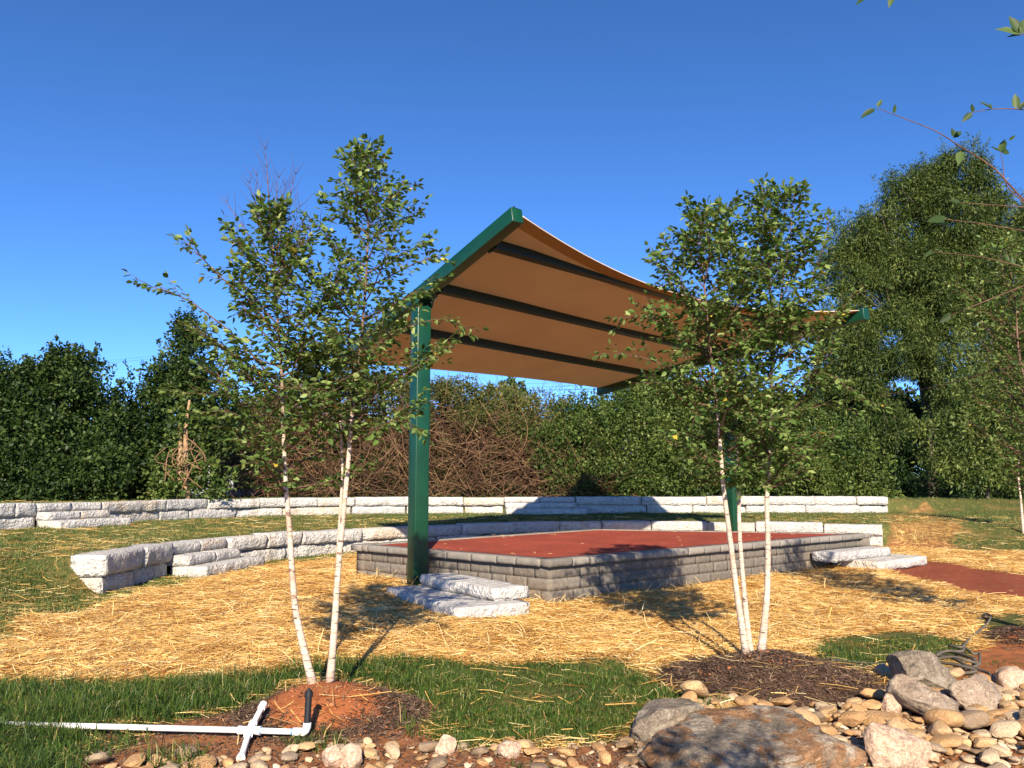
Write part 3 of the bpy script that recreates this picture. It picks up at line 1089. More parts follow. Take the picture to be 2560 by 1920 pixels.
def leafy(path, lv, spacing, size, start=0.0, hang=.45):
    """alternate leaves along a twig"""
    side = 1
    acc = 0.0
    tot = sum((path[i + 1] - path[i]).length for i in range(len(path) - 1))
    s = 0.0; nxt = start * tot
    for i in range(len(path) - 1):
        a, b = path[i], path[i + 1]
        seg = (b - a).length
        if seg < 1e-6: continue
        t = (b - a) / seg
        while nxt <= s + seg:
            p = a + t * (nxt - s)
            lat = t.cross(Vector((0, 0, 1)))
            if lat.length < .2: lat = t.orthogonal()
            lat.normalize()
            d = (t * .65 + lat * side * .8 + Vector((0, 0, -hang)) * random.uniform(.2, 1.5) + rvec(.28)).normalized()
            n = (Vector((0, 0, 1)) + rvec(.55)).normalized()
            q = p + d * size * .18
            c = min(.9, max(0, random.gauss(.48, .22)))
            if random.random() < .006: c = 1.0
            lv.put(q, d, n, size * random.uniform(.5, 1.25), c)
            side = -side
            nxt += spacing * random.uniform(.7, 1.4)
        s += seg
    # end leaf
    lv.put(path[-1], (path[-1] - path[-2]).normalized() + rvec(.2), (Vector((0, 0, 1)) + rvec(.5)).normalized(), size, min(.9, max(0, random.gauss(.55, .2))))


def branch(start, d, L, r0, wood, lv, size, density=1.0, up=.10, ok=None, bare=False):
    d = d.normalized()
    n = 7
    pts = [Vector(start)]
    for i in range(n):
        d = (d + Vector((0, 0, up)) + rvec(.085)).normalized()
        pts.append(pts[-1] + d * (L / n))
    if ok is not None and not all(ok(p) for p in pts[1:]): return
    rad = [r0 * (1 - .82 * i / n) for i in range(n + 1)]
    wood.tube(pts, rad, 5, .5)
    if bare:
        for u in (.35, .55, .75):
            k = int(u * n)
            t = (pts[k + 1] - pts[k]).normalized()
            dd = (t + t.orthogonal().normalized() * random.choice((-.5, .5)) + rvec(.15)).normalized()
            q = [pts[k], pts[k] + dd * L * .15, pts[k] + dd * L * .3 + Vector((0, 0, .02))]
            wood.tube(q, [r0 * .4, r0 * .3, r0 * .15], 4, .5)
        return
    leafy(pts[2:], lv, .05 / density, size, 0)
    k = 0
    u = .16
    sgn = random.choice((-1, 1))
    while u < .97:
        i = min(int(u * n), n - 1); f = u * n - i
        p = pts[i].lerp(pts[i + 1], f)
        t = (pts[i + 1] - pts[i]).normalized()
        lat = t.cross(Vector((0, 0, 1)))
        if lat.length < .2: lat = t.orthogonal()
        lat = (lat.normalized() * sgn + rvec(.4)).normalized()
        tl = (L * .36 * (1 - .55 * u) + .07) * random.uniform(.6, 1.25)
        dd = (t * .75 + lat * .8 + Vector((0, 0, random.uniform(-.15, .35)))).normalized()
        q = [p]
        for s in range(3):
            dd = (dd + Vector((0, 0, random.uniform(-.12, .14))) + rvec(.1)).normalized()
            q.append(q[-1] + dd * tl / 3)
        if ok is None or all(ok(z) for z in q):
            wood.tube(q, [r0 * .38, r0 * .3, r0 * .22, r0 * .12], 4, .5)
            leafy(q, lv, .024 / density, size, .08)
        sgn = -sgn
        u += random.uniform(.055, .105) * max(.55, .55 / max(L, .3)) / density


def birch(label, base, stems, size, group=None, extra=(), r0=.030, bare_tops=(), density=1.0, ok=None, nb=34, smooth_n=26):
    """stems: dicts with pts (world), from = fraction where the crown starts, prof = [(fraction, reach in m)], top = reach at the tip"""
    root = empty('birch_tree', (base[0], base[1], float(H(base[0], base[1]))), label, 'tree', group)
    wood = MB(); cr = MB(); lv = Leaves()
    for si, s in enumerate(stems):
        path = smooth_path(s['pts'], smooth_n)
        rr = s.get('r', r0)
        tot = len(path) - 1
        rad = [max(.0045, rr * (1 - .93 * (i / tot) ** .8)) * (1.0 + (.25 if i == 0 else 0)) for i in range(tot + 1)]
        tb = MB(); tb.tube(path, rad, 12, .5)
        tb.build('trunk', M['birch'], root, smooth=True)
        f0 = s['from']; prof = s['prof']
        xs = [a for a, _ in prof]; ys = [b for _, b in prof]
        az = random.uniform(0, 6.28)
        k = s.get('nb', nb)
        for b in range(k):
            f = f0 + (1 - f0) * ((b + random.uniform(0, .9)) / k)
            i = min(int(f * tot), tot - 1); p = path[i].lerp(path[i + 1], f * tot - i)
            az += 2.4 + random.uniform(-.5, .5)
            reach = float(np.interp(f, xs, ys)) * random.uniform(.65, 1.12)
            g = (f - f0) / (1 - f0)
            el = R(12 + 42 * g + random.uniform(-14, 12))
            d = Vector((math.cos(az) * math.cos(el), math.sin(az) * math.cos(el), math.sin(el)))
            L = reach / max(.72, math.cos(el))
            room = path[-1].z + .03 - p.z
            L = min(L, max(.14, room / max(.3, math.sin(el) + .18)))
            branch(p, d, L, max(.0035, rr * .32 * (1 - .5 * g)), wood, lv, size, density, .06 - .02 * g, ok)
        if not s.get('bare'):
            leafy(path[int(tot * .8):], lv, .03, size, 0)
    for (pts, r) in extra:
        q = smooth_path(pts, 9)
        wood.tube(q, [r * (1 - .8 * i / 8) for i in range(9)], 5, .5)
        leafy(q[2:], lv, .045, size)
        for i in range(2, 8):
            t = (q[i + 1] - q[i]).normalized()
            for sg in (-1, 1):
                lat = (t.cross(Vector((0, 0, 1))).normalized() * sg + rvec(.5)).normalized()
                tl = random.uniform(.08, .22)
                dd = (t * .8 + lat * .6 + Vector((0, 0, random.uniform(-.2, .35)))).normalized()
                w2 = [q[i], q[i] + dd * tl * .5, q[i] + dd * tl + Vector((0, 0, .01))]
                wood.tube(w2, [r * .35, r * .25, r * .12], 4, .5)
                leafy(w2, lv, .032, size, .1)
    wood.build('branches', M['twig'], root)
    if bare_tops:
        bt = MB()
        for (pts, r) in bare_tops:
            q = smooth_path(pts, 9)
            bt.tube(q, [r * (1 - .85 * i / 8) for i in range(9)], 4, .5)
            for i in range(2, 8):
                t = (q[i + 1] - q[i]).normalized()
                for sg in ((-1, 1) if i % 2 else (random.choice((-1, 1)),)):
                    lat = (t.cross(Vector((0, 1, 0))).normalized() * sg + rvec(.3)).normalized()
                    tl = random.uniform(.07, .20)
                    dd = (t * .9 + lat * .45).normalized()
                    bt.tube([q[i], q[i] + dd * tl * .5, q[i] + dd * tl + t * .015], [r * .4, r * .28, r * .14], 3, .5)
        bt.build('bare_twigs', M['twig'], root)
    lv.flush(cr)
    cr.build('foliage', M['leaf_birch'], root)
    return root


def stem_px(pp, y0, y1, base_z=None):
    n = len(pp)
    out = []
    for i, (a, b) in enumerate(pp):
        out.append(at_y(a, b, y0 + (y1 - y0) * i / (n - 1)))
    return out


YL = TREE_L[1]
mpx = YL / F_PX
EL = lambda px, hw: hw * mpx
left_stems = [
    dict(pts=stem_px([(784, 1718), (761, 1628), (738, 1521), (729, 1410), (722, 1303), (714, 1201), (708, 1060), (704, 933), (694, 797), (686, 680), (680, 600), (676, 530)], YL, YL - .10),
         r=.034, **{'from': .415}, prof=[(.42, .60), (.50, .85), (.60, .74), (.76, .48), (.90, .28), (1, .12)], nb=50),
    dict(pts=stem_px([(824, 1718), (836, 1568), (845, 1429), (858, 1289), (870, 1164), (878, 1060), (886, 978), (904, 842), (917, 662), (920, 540), (912, 470), (905, 385)], YL + .02, YL + .16),
         r=.031, **{'from': .415}, prof=[(.42, .52), (.50, .80), (.60, .72), (.74, .50), (.88, .30), (1, .12)], nb=52),
    dict(pts=stem_px([(828, 1714), (838, 1560), (843, 1420), (850, 1290), (856, 1170), (850, 1040), (842, 930), (832, 800), (822, 700)], YL + .06, YL + .34),
         r=.022, **{'from': .55}, prof=[(.55, .4), (.75, .42), (1, .15)], nb=10),
]
L_extra = [
    ([at_y(700, 985, YL - .02), at_y(628, 880, YL - .1), at_y(540, 800, YL - .15), at_y(460, 745, YL - .2), at_y(400, 722, YL - .25), at_y(345, 708, YL - .28)], .009),
    ([at_y(696, 850, YL), at_y(640, 770, YL - .2), at_y(560, 700, YL - .3), at_y(500, 640, YL - .35), at_y(455, 595, YL - .4)], .009),
    ([at_y(690, 1060, YL), at_y(600, 1000, YL - .1), at_y(520, 985, YL - .2), at_y(430, 985, YL - .3)], .008),
    ([at_y(700, 1120, YL), at_y(640, 1060, YL - .2), at_y(570, 1030, YL - .3), at_y(500, 1030, YL - .35)], .007),
    ([at_y(893, 930, YL + .05), at_y(960, 850, YL - .05), at_y(1040, 810, YL - .1), at_y(1120, 800, YL - .15), at_y(1185, 838, YL - .15)], .009),
    ([at_y(915, 720, YL + .05), at_y(975, 690, YL), at_y(1045, 655, YL), at_y(1110, 640, YL)], .008),
    ([at_y(882, 1060, YL + .05), at_y(950, 985, YL - .1), at_y(1030, 925, YL - .2), at_y(1130, 860, YL - .25)], .008),
    ([at_y(876, 1110, YL + .05), at_y(930, 1080, YL - .1), at_y(1000, 1050, YL - .2), at_y(1070, 1085, YL - .25)], .007),
]
bare = []
for (x0, y0, x1, y1) in ((676, 560, 662, 350), (672, 600, 638, 420), (680, 600, 698, 425), (690, 640, 745, 410), (700, 660, 755, 500), (650, 640, 560, 490), (660, 600, 620, 440), (705, 690, 780, 560), (685, 580, 715, 450)):
    bare.append(([at_y(x0, y0, YL - .05), at_y((x0 * .6 + x1 * .4), (y0 * .6 + y1 * .4) - 6, YL - .08), at_y(x0 * .3 + x1 * .7, y0 * .3 + y1 * .7, YL - .09), at_y(x1, y1, YL - .1)], .0062))
birch('young river birch with bare dead twigs on top, growing on the red clay mound', TREE_L, left_stems, .061, 'young river birches', L_extra, bare_tops=bare)

YR = TREE_R[1]
right_stems = [
    dict(pts=stem_px([(1866, 1640), (1854, 1560), (1841, 1475), (1825, 1345), (1809, 1220), (1799, 1095), (1786, 968), (1773, 842), (1761, 715), (1752, 620), (1742, 530)], YR, YR - .2),
         r=.036, **{'from': .42}, prof=[(.40, .55), (.5, .85), (.70, .72), (.84, .36), (1, .12)], nb=40),
    dict(pts=stem_px([(1878, 1640), (1868, 1560), (1860, 1475), (1849, 1336), (1846, 1196), (1838, 1053), (1832, 884), (1822, 715), (1818, 600), (1815, 520)], YR + .06, YR + .3),
         r=.032, **{'from': .41}, prof=[(.42, .5), (.6, .62), (.8, .36), (1, .12)], nb=28),
    dict(pts=stem_px([(1903, 1634), (1912, 1550), (1918, 1475), (1920, 1359), (1917, 1252), (1924, 1164), (1926, 1053), (1929, 884), (1925, 715), (1914, 589), (1908, 483)], YR + .02, YR + .05),
         r=.038, **{'from': .42}, prof=[(.40, .62), (.5, .95), (.68, .84), (.84, .38), (1, .12)], nb=46),
    dict(pts=stem_px([(1928, 930), (1944, 800), (1960, 690), (1976, 580), (1986, 480)], YR + .04, YR - .1),
         r=.014, **{'from': .2}, prof=[(.2, .6), (.5, .5), (.8, .28), (1, .14)], nb=18),
]
R_extra = [
    ([at_y(1790, 1010, YR), at_y(1720, 950, YR - .2), at_y(1640, 905, YR - .3), at_y(1560, 885, YR - .35), at_y(1480, 890, YR - .4)], .009),
    ([at_y(1775, 900, YR), at_y(1700, 830, YR - .2), at_y(1620, 795, YR - .3), at_y(1530, 795, YR - .35)], .009),
    ([at_y(1765, 800, YR), at_y(1715, 720, YR - .1), at_y(1665, 660, YR - .2), at_y(1650, 640, YR - .2)], .008),
    ([at_y(1930, 930, YR), at_y(2010, 850, YR - .1), at_y(2080, 790, YR - .2), at_y(2150, 730, YR - .25)], .009),
    ([at_y(1927, 1010, YR), at_y(2030, 930, YR - .2), at_y(2110, 960, YR - .3), at_y(2190, 1020, YR - .35)], .009),
    ([at_y(1925, 1110, YR), at_y(2010, 1030, YR - .1), at_y(2090, 1010, YR - .2), at_y(2150, 1040, YR - .3)], .008),
    ([at_y(1800, 1150, YR), at_y(1730, 1090, YR - .1), at_y(1660, 1080, YR - .2)], .007),
    ([at_y(1930, 900, YR + .1), at_y(2000, 760, YR + .1), at_y(2050, 650, YR + .1), at_y(2075, 540, YR + .1)], .008),
]
birch('river birch of three pale stems in the dark mulch mound behind the boulders', TREE_R, right_stems, .066, 'young river birches', R_extra)

# a third birch whose trunk stands just outside the right edge
ex, ey = TREE_E[0], TREE_E[1]
def up_stem(x, y, lean, h, wob=.06):
    z0 = float(H(x, y)) - .03
    return [Vector((x + lean[0] * t + random.uniform(-wob, wob) * (t > 0), y + lean[1] * t + random.uniform(-wob, wob) * (t > 0), z0 + h * t)) for t in np.linspace(0, 1, 8)]
pf = [(.28, .6), (.5, 1.0), (.7, .8), (.9, .4), (1, .15)]
birch('birch at the right edge whose leafy side branches reach into view over the red path', (ex, ey),
      [dict(pts=up_stem(ex, ey, (-.25, .1), 4.4), r=.038, **{'from': .28}, prof=pf, nb=34),
       dict(pts=up_stem(ex + .1, ey + .05, (.3, .15), 4.2), r=.034, **{'from': .3}, prof=pf, nb=24)], .056, 'young river birches', nb=30)

# the birch right beside the photographer: only some of its twigs reach into the picture, the rest gives the dappled shade in front
random.seed(41)
def keep_out(p):
    v = np.array(p) - EYEV
    dep = v[1] * CP + v[2] * SP
    if dep < .25: return not (abs(v[0]) < .6 and abs(v[1]) < .7)
    if dep < 1.6:
        a, b = to_px(p); mg = 130 / dep + 40
        return not (-mg < a < 2560 + mg and -mg < b < 1920 + mg)
    a, b = to_px(p)
    if a > 2505 and 760 < b < 1330: return True
    return not (-60 < a < 2620 and -60 < b < 1980)
NX, NY = 1.55, .55
near_extra = []
def nt_path(pp, ys):
    return [at_y(a, b, y) for (a, b), y in zip(pp, ys)]
near = birch('close birch beside the viewpoint showing only a few thin leafy twigs along the right edge', (NX, NY),
             [dict(pts=up_stem(NX, NY, (-.35, .25), 2.9), r=.032, **{'from': .34}, prof=[(.26, .8), (.5, 1.0), (.8, .6), (1, .2)], nb=20),
              dict(pts=up_stem(NX + .12, NY - .1, (.35, -.5), 2.9), r=.030, **{'from': .34}, prof=[(.26, .8), (.5, 1.0), (.8, .6), (1, .2)], nb=18),
              dict(pts=up_stem(NX - .05, NY - .15, (-.55, -.55), 2.8), r=.028, **{'from': .36}, prof=[(.26, .7), (.5, .9), (.8, .5), (1, .2)], nb=14)],
             .056, 'young river birches', ok=keep_out)
tw = MB(); lv = Leaves()
trunk_at = lambda z: Vector((NX - .1, NY + .1, z))
def near_twig(pp, ys, r, leaves, join_z):
    pts = [Vector(at_y(a, b, y)) for (a, b), y in zip(pp, ys)]
    ext = pts[0] + (pts[0] - pts[1]).normalized() * .22
    q = smooth_path([trunk_at(join_z), trunk_at(join_z).lerp(ext, .6) + Vector((.12, .1, .02)), ext] + pts, 31)
    tw.tube(q, [r * (1 - .75 * i / 30) for i in range(31)], 6, .5)
    for (bx_, by_, tx, ty, y, wd) in leaves:
        a = Vector(at_y(bx_, by_, y)); b = Vector(at_y(tx, ty, y + random.uniform(-.02, .02)))
        d = b - a; L = d.length
        n = Vector((0, -1, .35)) + rvec(.35)
        lv.P.append(tuple(a)); lv.D.append(tuple(d.normalized())); lv.N.append(tuple(n)); lv.L.append(L); lv.c.append(random.uniform(.15, .85)); 
near_twig([(2620, 560), (2540, 480), (2490, 425), (2440, 390), (2400, 366), (2340, 328), (2260, 296), (2192, 270)], [2.5] * 8, .0042,
          [(2188, 272, 2150, 295, 2.5, 1), (2193, 268, 2206, 247, 2.5, 1), (2232, 283, 2240, 258, 2.5, 1), (2385, 345, 2380, 318, 2.5, 1), (2384, 345, 2404, 326, 2.5, 1), (2402, 378, 2396, 412, 2.5, 1)], 2.6)
near_twig([(2600, 540), (2520, 468), (2508, 415), (2502, 380)], [2.5, 2.5, 2.5, 2.5], .0035,
          [(2502, 380, 2476, 366, 2.5, 1), (2503, 381, 2512, 346, 2.5, 1), (2502, 380, 2526, 380, 2.5, 1), (2522, 350, 2540, 338, 2.5, 1)], 2.5)
near_twig([(2640, 285), (2560, 274), (2490, 272), (2425, 282)], [2.4] * 4, .0038,
          [(2430, 282, 2404, 305, 2.4, 1), (2428, 280, 2432, 258, 2.4, 1), (2478, 272, 2448, 252, 2.4, 1), (2540, 272, 2538, 232, 2.4, 1), (2545, 274, 2572, 250, 2.4, 1), (2480, 273, 2470, 258, 2.4, 1)], 2.9)
near_twig([(2660, 110), (2600, 90), (2545, 86)], [2.3] * 3, .004,
          [(2550, 86, 2488, 70, 2.3, 1), (2550, 84, 2523, 38, 2.3, 1), (2552, 86, 2560, 46, 2.3, 1), (2552, 88, 2515, 92, 2.3, 1), (2560, 90, 2585, 60, 2.3, 1)], 3.1)
near_twig([(2700, -120), (2500, -70), (2350, -40), (2215, -14)], [2.2] * 4, .004,
          [(2232, -14, 2222, 20, 2.2, 1), (2176, -16, 2138, 12, 2.2, 1), (2260, -20, 2290, 2, 2.2, 1)], 3.2)
near_twig([(2640, 522), (2560, 518), (2480, 512), (2400, 507)], [2.1] * 4, .0028, [(2402, 507, 2372, 500, 2.1, 1), (2400, 508, 2380, 524, 2.1, 1)], 2.4)
near_twig([(2640, 590), (2560, 577), (2460, 560), (2360, 548)], [2.1] * 4, .0028, [(2362, 548, 2318, 552, 2.1, 1), (2365, 549, 2350, 538, 2.1, 1)], 2.35)
near_twig([(2640, 690), (2560, 668), (2450, 642), (2330, 630)], [2.0] * 4, .0028, [(2335, 630, 2310, 640, 2.0, 1), (2520, 655, 2512, 632, 2.0, 1), (2535, 662, 2530, 640, 2.0, 1)], 2.3)
near_twig([(2640, 680), (2560, 714), (2470, 750), (2375, 789)], [2.0] * 4, .003, [(2378, 788, 2348, 806, 2.0, 1), (2376, 789, 2352, 786, 2.0, 1)], 2.2)
near_twig([(2660, 880), (2560, 908), (2440, 940), (2330, 968), (2200, 988)], [1.9] * 5, .0028, [(2500, 922, 2480, 930, 1.9, 1), (2546, 912, 2530, 900, 1.9, 1)], 2.0)
tw.build('thin_twigs', M['twig'], near)
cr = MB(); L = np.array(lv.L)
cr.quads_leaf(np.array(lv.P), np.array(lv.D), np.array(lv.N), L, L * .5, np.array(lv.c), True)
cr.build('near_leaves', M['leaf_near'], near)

# ------------------------------------------------------------------ background vegetation
random.seed(12); rng = np.random.default_rng(12)


def unit(n):
    v = rng.normal(size=(n, 3)); return v / np.linalg.norm(v, axis=1, keepdims=True)


def blob_leaves(mb, c, rad, n_clump, per, clump_r, leaf, ratio=.5, droop=.2, fill=.2, tone=.48, spread=.3, flat=None):
    """a lumpy mass of leaves: clumps scattered through an ellipsoid, most of them near its surface"""
    c = np.asarray(c); rad = np.asarray(rad)
    u = unit(n_clump)
    rr = np.where(rng.random(n_clump) < fill, rng.random(n_clump) ** .5 * .8, .72 + .33 * rng.random(n_clump))
    cc = c + u * rr[:, None] * rad
    ct = rng.normal(0, spread * .55, n_clump) + rng.normal(0, .10)
    cs = clump_r * rng.uniform(.6, 1.35, n_clump)
    idx = np.repeat(np.arange(n_clump), per)
    n = len(idx)
    off = unit(n) * (rng.random(n) ** .45)[:, None] * cs[idx][:, None]
    off[:, 2] *= .95
    P = cc[idx] + off
    out = off / (np.linalg.norm(off, axis=1, keepdims=True) + 1e-6)
    D = out * .7 + unit(n) * .8 + np.array([0, 0, -droop])
    N = out * .35 + unit(n) * .95 + np.array([0, 0, .25])
    L = leaf * rng.uniform(.55, 1.25, n) * rng.uniform(.7, 1.3, n_clump)[idx]
    col_ = np.clip(tone + ct[idx] + rng.normal(0, spread * .7, n), 0, .92)
    col_[rng.random(n) < .01] = 1.0
    mb.quads_leaf(P, D, N, L, L * ratio, col_)


def sprays(mb, c, rad, count, leaf, ratio, tall, tone=.5):
    """upright leafy shoots that break up the outline of a crown"""
    for _ in range(count):
        u = unit(1)[0]; u[2] = abs(u[2]) * .9 + .15; u /= np.linalg.norm(u)
        b = np.asarray(c) + u * np.asarray(rad) * .97
        h = tall * rng.uniform(.45, 1.2); n = int(16 + 30 * h)
        t = rng.random(n)
        ax = u * .45 + np.array([rng.normal(0, .18), rng.normal(0, .18), .9])
        P = b + ax * (t * h)[:, None] + rng.normal(0, 1, (n, 3)) * (.05 + .12 * (1 - t))[:, None] * tall
        D = ax * .5 + unit(n) * .8
        L = leaf * rng.uniform(.6, 1.2, n)
        mb.quads_leaf(P, D, unit(n) + np.array([0, 0, .3]), L, L * ratio, np.clip(tone + rng.normal(0, .2, n), 0, .9))


def limbs(wood, c, rad, base, k, r):
    """a few bare limbs running from the trunk side of a crown lump out through it"""
    for _ in range(k):
        u = Vector(unit(1)[0]); e = Vector(c) + Vector((u.x * rad[0], u.y * rad[1], abs(u.z) * rad[2]))
        a = Vector(base); m_ = a.lerp(e, .5) + Vector((random.gauss(0, .2), random.gauss(0, .2), random.gauss(.1, .15)))
        q = smooth_path([a, m_, e], 7)
        wood.tube(q, [r * (1 - .75 * i / 6) for i in range(7)], 5, .5, cap=False)


def tree_px(name, label, cat, blobs, mat, leaf, ratio, trunks, group=None, droop=.2, dens=1.0, clump=.38, per=42, tone=.48, bark='bark', fill=.2, squash=1.0, base_px=None, zbase=None, spread=.28, spr=1.0, limb=0):
    """blobs: (px, py, radius px, depth[, vertical stretch])"""
    c0 = np.array(at_y(blobs[0][0], blobs[0][1], blobs[0][3]))
    bx0, by0 = (trunks[0][0][0][0], trunks[0][0][0][1]) if trunks else (c0[0], c0[1])
    zb = float(H(bx0, by0)) if zbase is None else zbase
    root = empty(name, (bx0, by0, zb), label, cat, group)
    mb = MB(); lw = MB()
    for b in blobs:
        c = at_y(b[0], b[1], b[3]); r = b[2] / F_PX * b[3]
        st = b[4] if len(b) > 4 else 1.0
        k = max(8, int(dens * 14.0 * (r / clump) ** 1.85 / 2.2))
        blob_leaves(mb, c, (r, r * .85, r * st), k, per, clump, leaf, ratio, droop, fill, tone, spread)
        sprays(mb, c, (r, r * .85, r * st), int(10 * r * r) + 3, leaf, ratio, min(.9, .28 + .22 * r) * spr, tone)
        if trunks and limb: limbs(lw, c, (r, r * .8, r * st), np.array(c) + np.array([np.sign(trunks[0][0][-1][0] - c[0]) * min(r, abs(trunks[0][0][-1][0] - c[0])) * .8, 0, -r * .9]), limb, .02 + .018 * r)
    for (pts, r) in trunks:
        t = MB(); q = smooth_path(pts, 12)
        t.tube(q, [r * (1 - .7 * i / 11) for i in range(12)], 9, .5)
        t.build('trunk', M[bark], root, smooth=True)
    if lw.n: lw.build('limbs', M[bark], root)
    if mat is not None:
        mb.build('foliage' if trunks else 'leaves', M[mat], root)
    return root


def tr(px, py, y, *more):
    """trunk points from pixels at one depth"""
    return [Vector(at_y(a, b, y)) for (a, b) in ((px, py),) + more]


# evergreens on the left
tree_px('holly_tree', 'broad dark glossy evergreen tree at the far left behind the upper wall', 'tree',
        [(60, 1080, 150, 27, 1.0), (190, 1090, 120, 26.5, 1.1), (20, 1010, 90, 27), (90, 985, 75, 27), (180, 970, 75, 27, 1.1), (135, 945, 60, 27, 1.05), (210, 940, 42, 27, 1.2), (160, 925, 36, 27, 1.3), (235, 985, 48, 27, 1.2),
         (100, 1210, 130, 26, .6), (240, 1190, 90, 26, .8), (-60, 1080, 130, 27, 1.1), (55, 960, 40, 27, 1.2), (-120, 1180, 130, 26, .8), (0, 1215, 110, 26, .55)],
        'leaf_holly', .15, .52, [(tr(120, 1275, 27.5, (125, 1150), (130, 1050), (130, 980)), .16)], 'evergreen trees at the left', 0, 1.3, .46, 84)
tree_px('holly_tree', 'pointed dark evergreen tree draped with dry vines beside the tan double trunk', 'tree',
        [(400, 1120, 115, 28.5, 1.1), (455, 1010, 85, 28.5, 1.15), (470, 930, 62, 28.5, 1.2), (468, 865, 42, 28.5, 1.3), (470, 820, 20, 28.5, 1.6), (385, 985, 55, 28.5, 1.1), (350, 1060, 70, 28.5, 1.1), (520, 990, 55, 28.5, 1.3),
         (320, 1180, 90, 28, .9), (400, 1200, 80, 28, .7), (530, 1080, 60, 29, 1.1)],
        'leaf_holly', .15, .52, [(tr(440, 1262, 29, (442, 1120), (455, 1000), (464, 880)), .14)], 'evergreen trees at the left', 0, 1.3, .44, 84)
# tan double trunk in front of it
t2 = tree_px('vine_covered_tree', 'small tree with two bare tan trunks and hanging dry vines left of the birch crown', 'tree',
             [(430, 1180, 42, 25.2, 1.0), (470, 1225, 36, 25.2, .6), (410, 1235, 36, 25.2, .6), (520, 1190, 34, 25.4, 1.0), (540, 1225, 34, 25.4, .6), (470, 1060, 40, 25.3, .8)], 'leaf_hedge', .16, .6,
             [(tr(466, 1262, 25.2, (467, 1200), (464, 1120), (466, 1060), (474, 1000)), .12), (tr(448, 1262, 25.4, (449, 1200), (452, 1130), (450, 1060)), .14)], None, .3, .8, .3, 26, .55, 'tanbark')
vm = MB()
for k in range(16):
    x0 = random.gauss(452, 14); y0 = random.uniform(1090, 1170)
    p = Vector(at_y(x0, y0, 25.0))
    q = [p, p + Vector((random.gauss(0, .3), -.1, -random.uniform(.2, .5))), p + Vector((random.gauss(0, .5), -.2, -random.uniform(.6, 1.1)))]
    vm.tube(smooth_path(q, 6), .016, 4, random.uniform(.6, 1))
vm.build('dry_vines', M['vine'], t2)

# the tangled vine thicket in the middle
def thicket():
    cpt = at_y(980, 1150, 33)
    root = empty('vine_thicket', (cpt[0], cpt[1], 1.2), 'big mound of tangled bare brown vines with green growth on its crest', 'thicket')
    gm = MB()
    for b in ((660, 1060, 70, 33.6, 1.0), (760, 1000, 70, 33.8, .9), (860, 985, 70, 33.8, .8), (960, 985, 70, 34, .75), (1060, 1000, 62, 34, .8), (1150, 990, 60, 34, .75), (1240, 1008, 60, 34, .7), (1330, 1030, 62, 34, .8),
              (1420, 1050, 66, 34, .8), (600, 1100, 56, 33.6, 1.0), (700, 985, 45, 33.8), (800, 965, 38, 34), (1110, 975, 40, 34, .8), (900, 965, 36, 34), (1040, 1045, 46, 33.2, .7), (1180, 1050, 46, 33.2, .7), (1290, 1075, 46, 33.0, .8), (1370, 1100, 44, 32.8, .8), (700, 1055, 40, 33.2, .7), (860, 1040, 40, 33.2, .6)):
        c = at_y(b[0], b[1], b[3]); r = b[2] / F_PX * b[3]
        k = int(60 * (r / .9) ** 1.7)
        blob_leaves(gm, c, (r, r * .9, r * (b[4] if len(b) > 4 else 1)), k, 60, .30, .115, .5, .1, .2, .5, .30)
    # inner leaf mass in a darker tone that keeps the mound opaque
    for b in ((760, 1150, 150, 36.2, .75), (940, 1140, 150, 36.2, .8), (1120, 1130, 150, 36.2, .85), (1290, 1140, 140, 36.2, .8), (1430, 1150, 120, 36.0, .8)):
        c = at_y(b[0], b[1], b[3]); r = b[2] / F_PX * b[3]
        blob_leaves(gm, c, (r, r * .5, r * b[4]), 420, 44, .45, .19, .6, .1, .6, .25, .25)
    gm.build('leafy_crest', M['leaf_vine'], root)
    vm = MB()
    top = lambda px: float(np.interp(px, [560, 640, 760, 900, 1060, 1200, 1330, 1480, 1540], [1120, 1030, 990, 985, 1000, 1020, 1060, 1130, 1190]))
    for k in range(2700):
        px = random.uniform(540, 1530)
        ty = top(px)
        y0 = random.uniform(ty + 22, 1240)
        fr = (y0 - ty) / (1245 - ty)
        Y = 34.2 - 2.6 * math.sqrt(max(0, fr)) + random.uniform(-.5, .5)
        p = Vector(at_y(px, y0, Y))
        L = random.uniform(.7, 2.6)
        a = random.gauss(0, 1.0) + (math.pi if random.random() < .5 else 0)
        el = random.uniform(-1.1, 1.1)
        d = Vector((math.cos(a) * math.cos(el), -.12 + random.gauss(0, .25), math.sin(el)))
        pts = [p]
        curl = random.gauss(0, .10)
        for s in range(7):
            d = (d + Vector((-d.z, 0, d.x)) * curl + Vector((random.gauss(0, .06), random.gauss(0, .08), random.gauss(-.03, .06)))).normalized()
            pts.append(pts[-1] + d * L / 7)
        pts = [q for q in pts if q.z > 1.1]
        if len(pts) < 3: continue
        r = random.choice((.006, .008, .009, .011, .014))
        vm.tube(pts, [r] * (len(pts) - 1) + [r * .5], 4, random.random() ** 1.3, cap=False)
    wm = vm
    for k in range(60):
        px = random.uniform(1070, 1480) if k < 46 else random.uniform(520, 760)
        py = random.uniform(965, 1010)
        p = Vector(at_y(px, py, 34)); L = random.uniform(.6, 1.7)
        a = random.uniform(-.5, 2.4)
        d = Vector((math.cos(a), random.gauss(0, .3), abs(math.sin(a)) + .3)).normalized()
        pts = [p]; curl = random.uniform(-.3, .3)
        for s in range(7):
            d = (d + Vector((-d.z, 0, d.x)) * curl).normalized(); pts.append(pts[-1] + d * L / 7)
        wm.tube(pts, [.009 * (1 - .6 * i / 7) for i in range(8)], 3, random.uniform(.1, .5), cap=False)
    vm.build('bare_vines', M['vine'], root)


thicket()
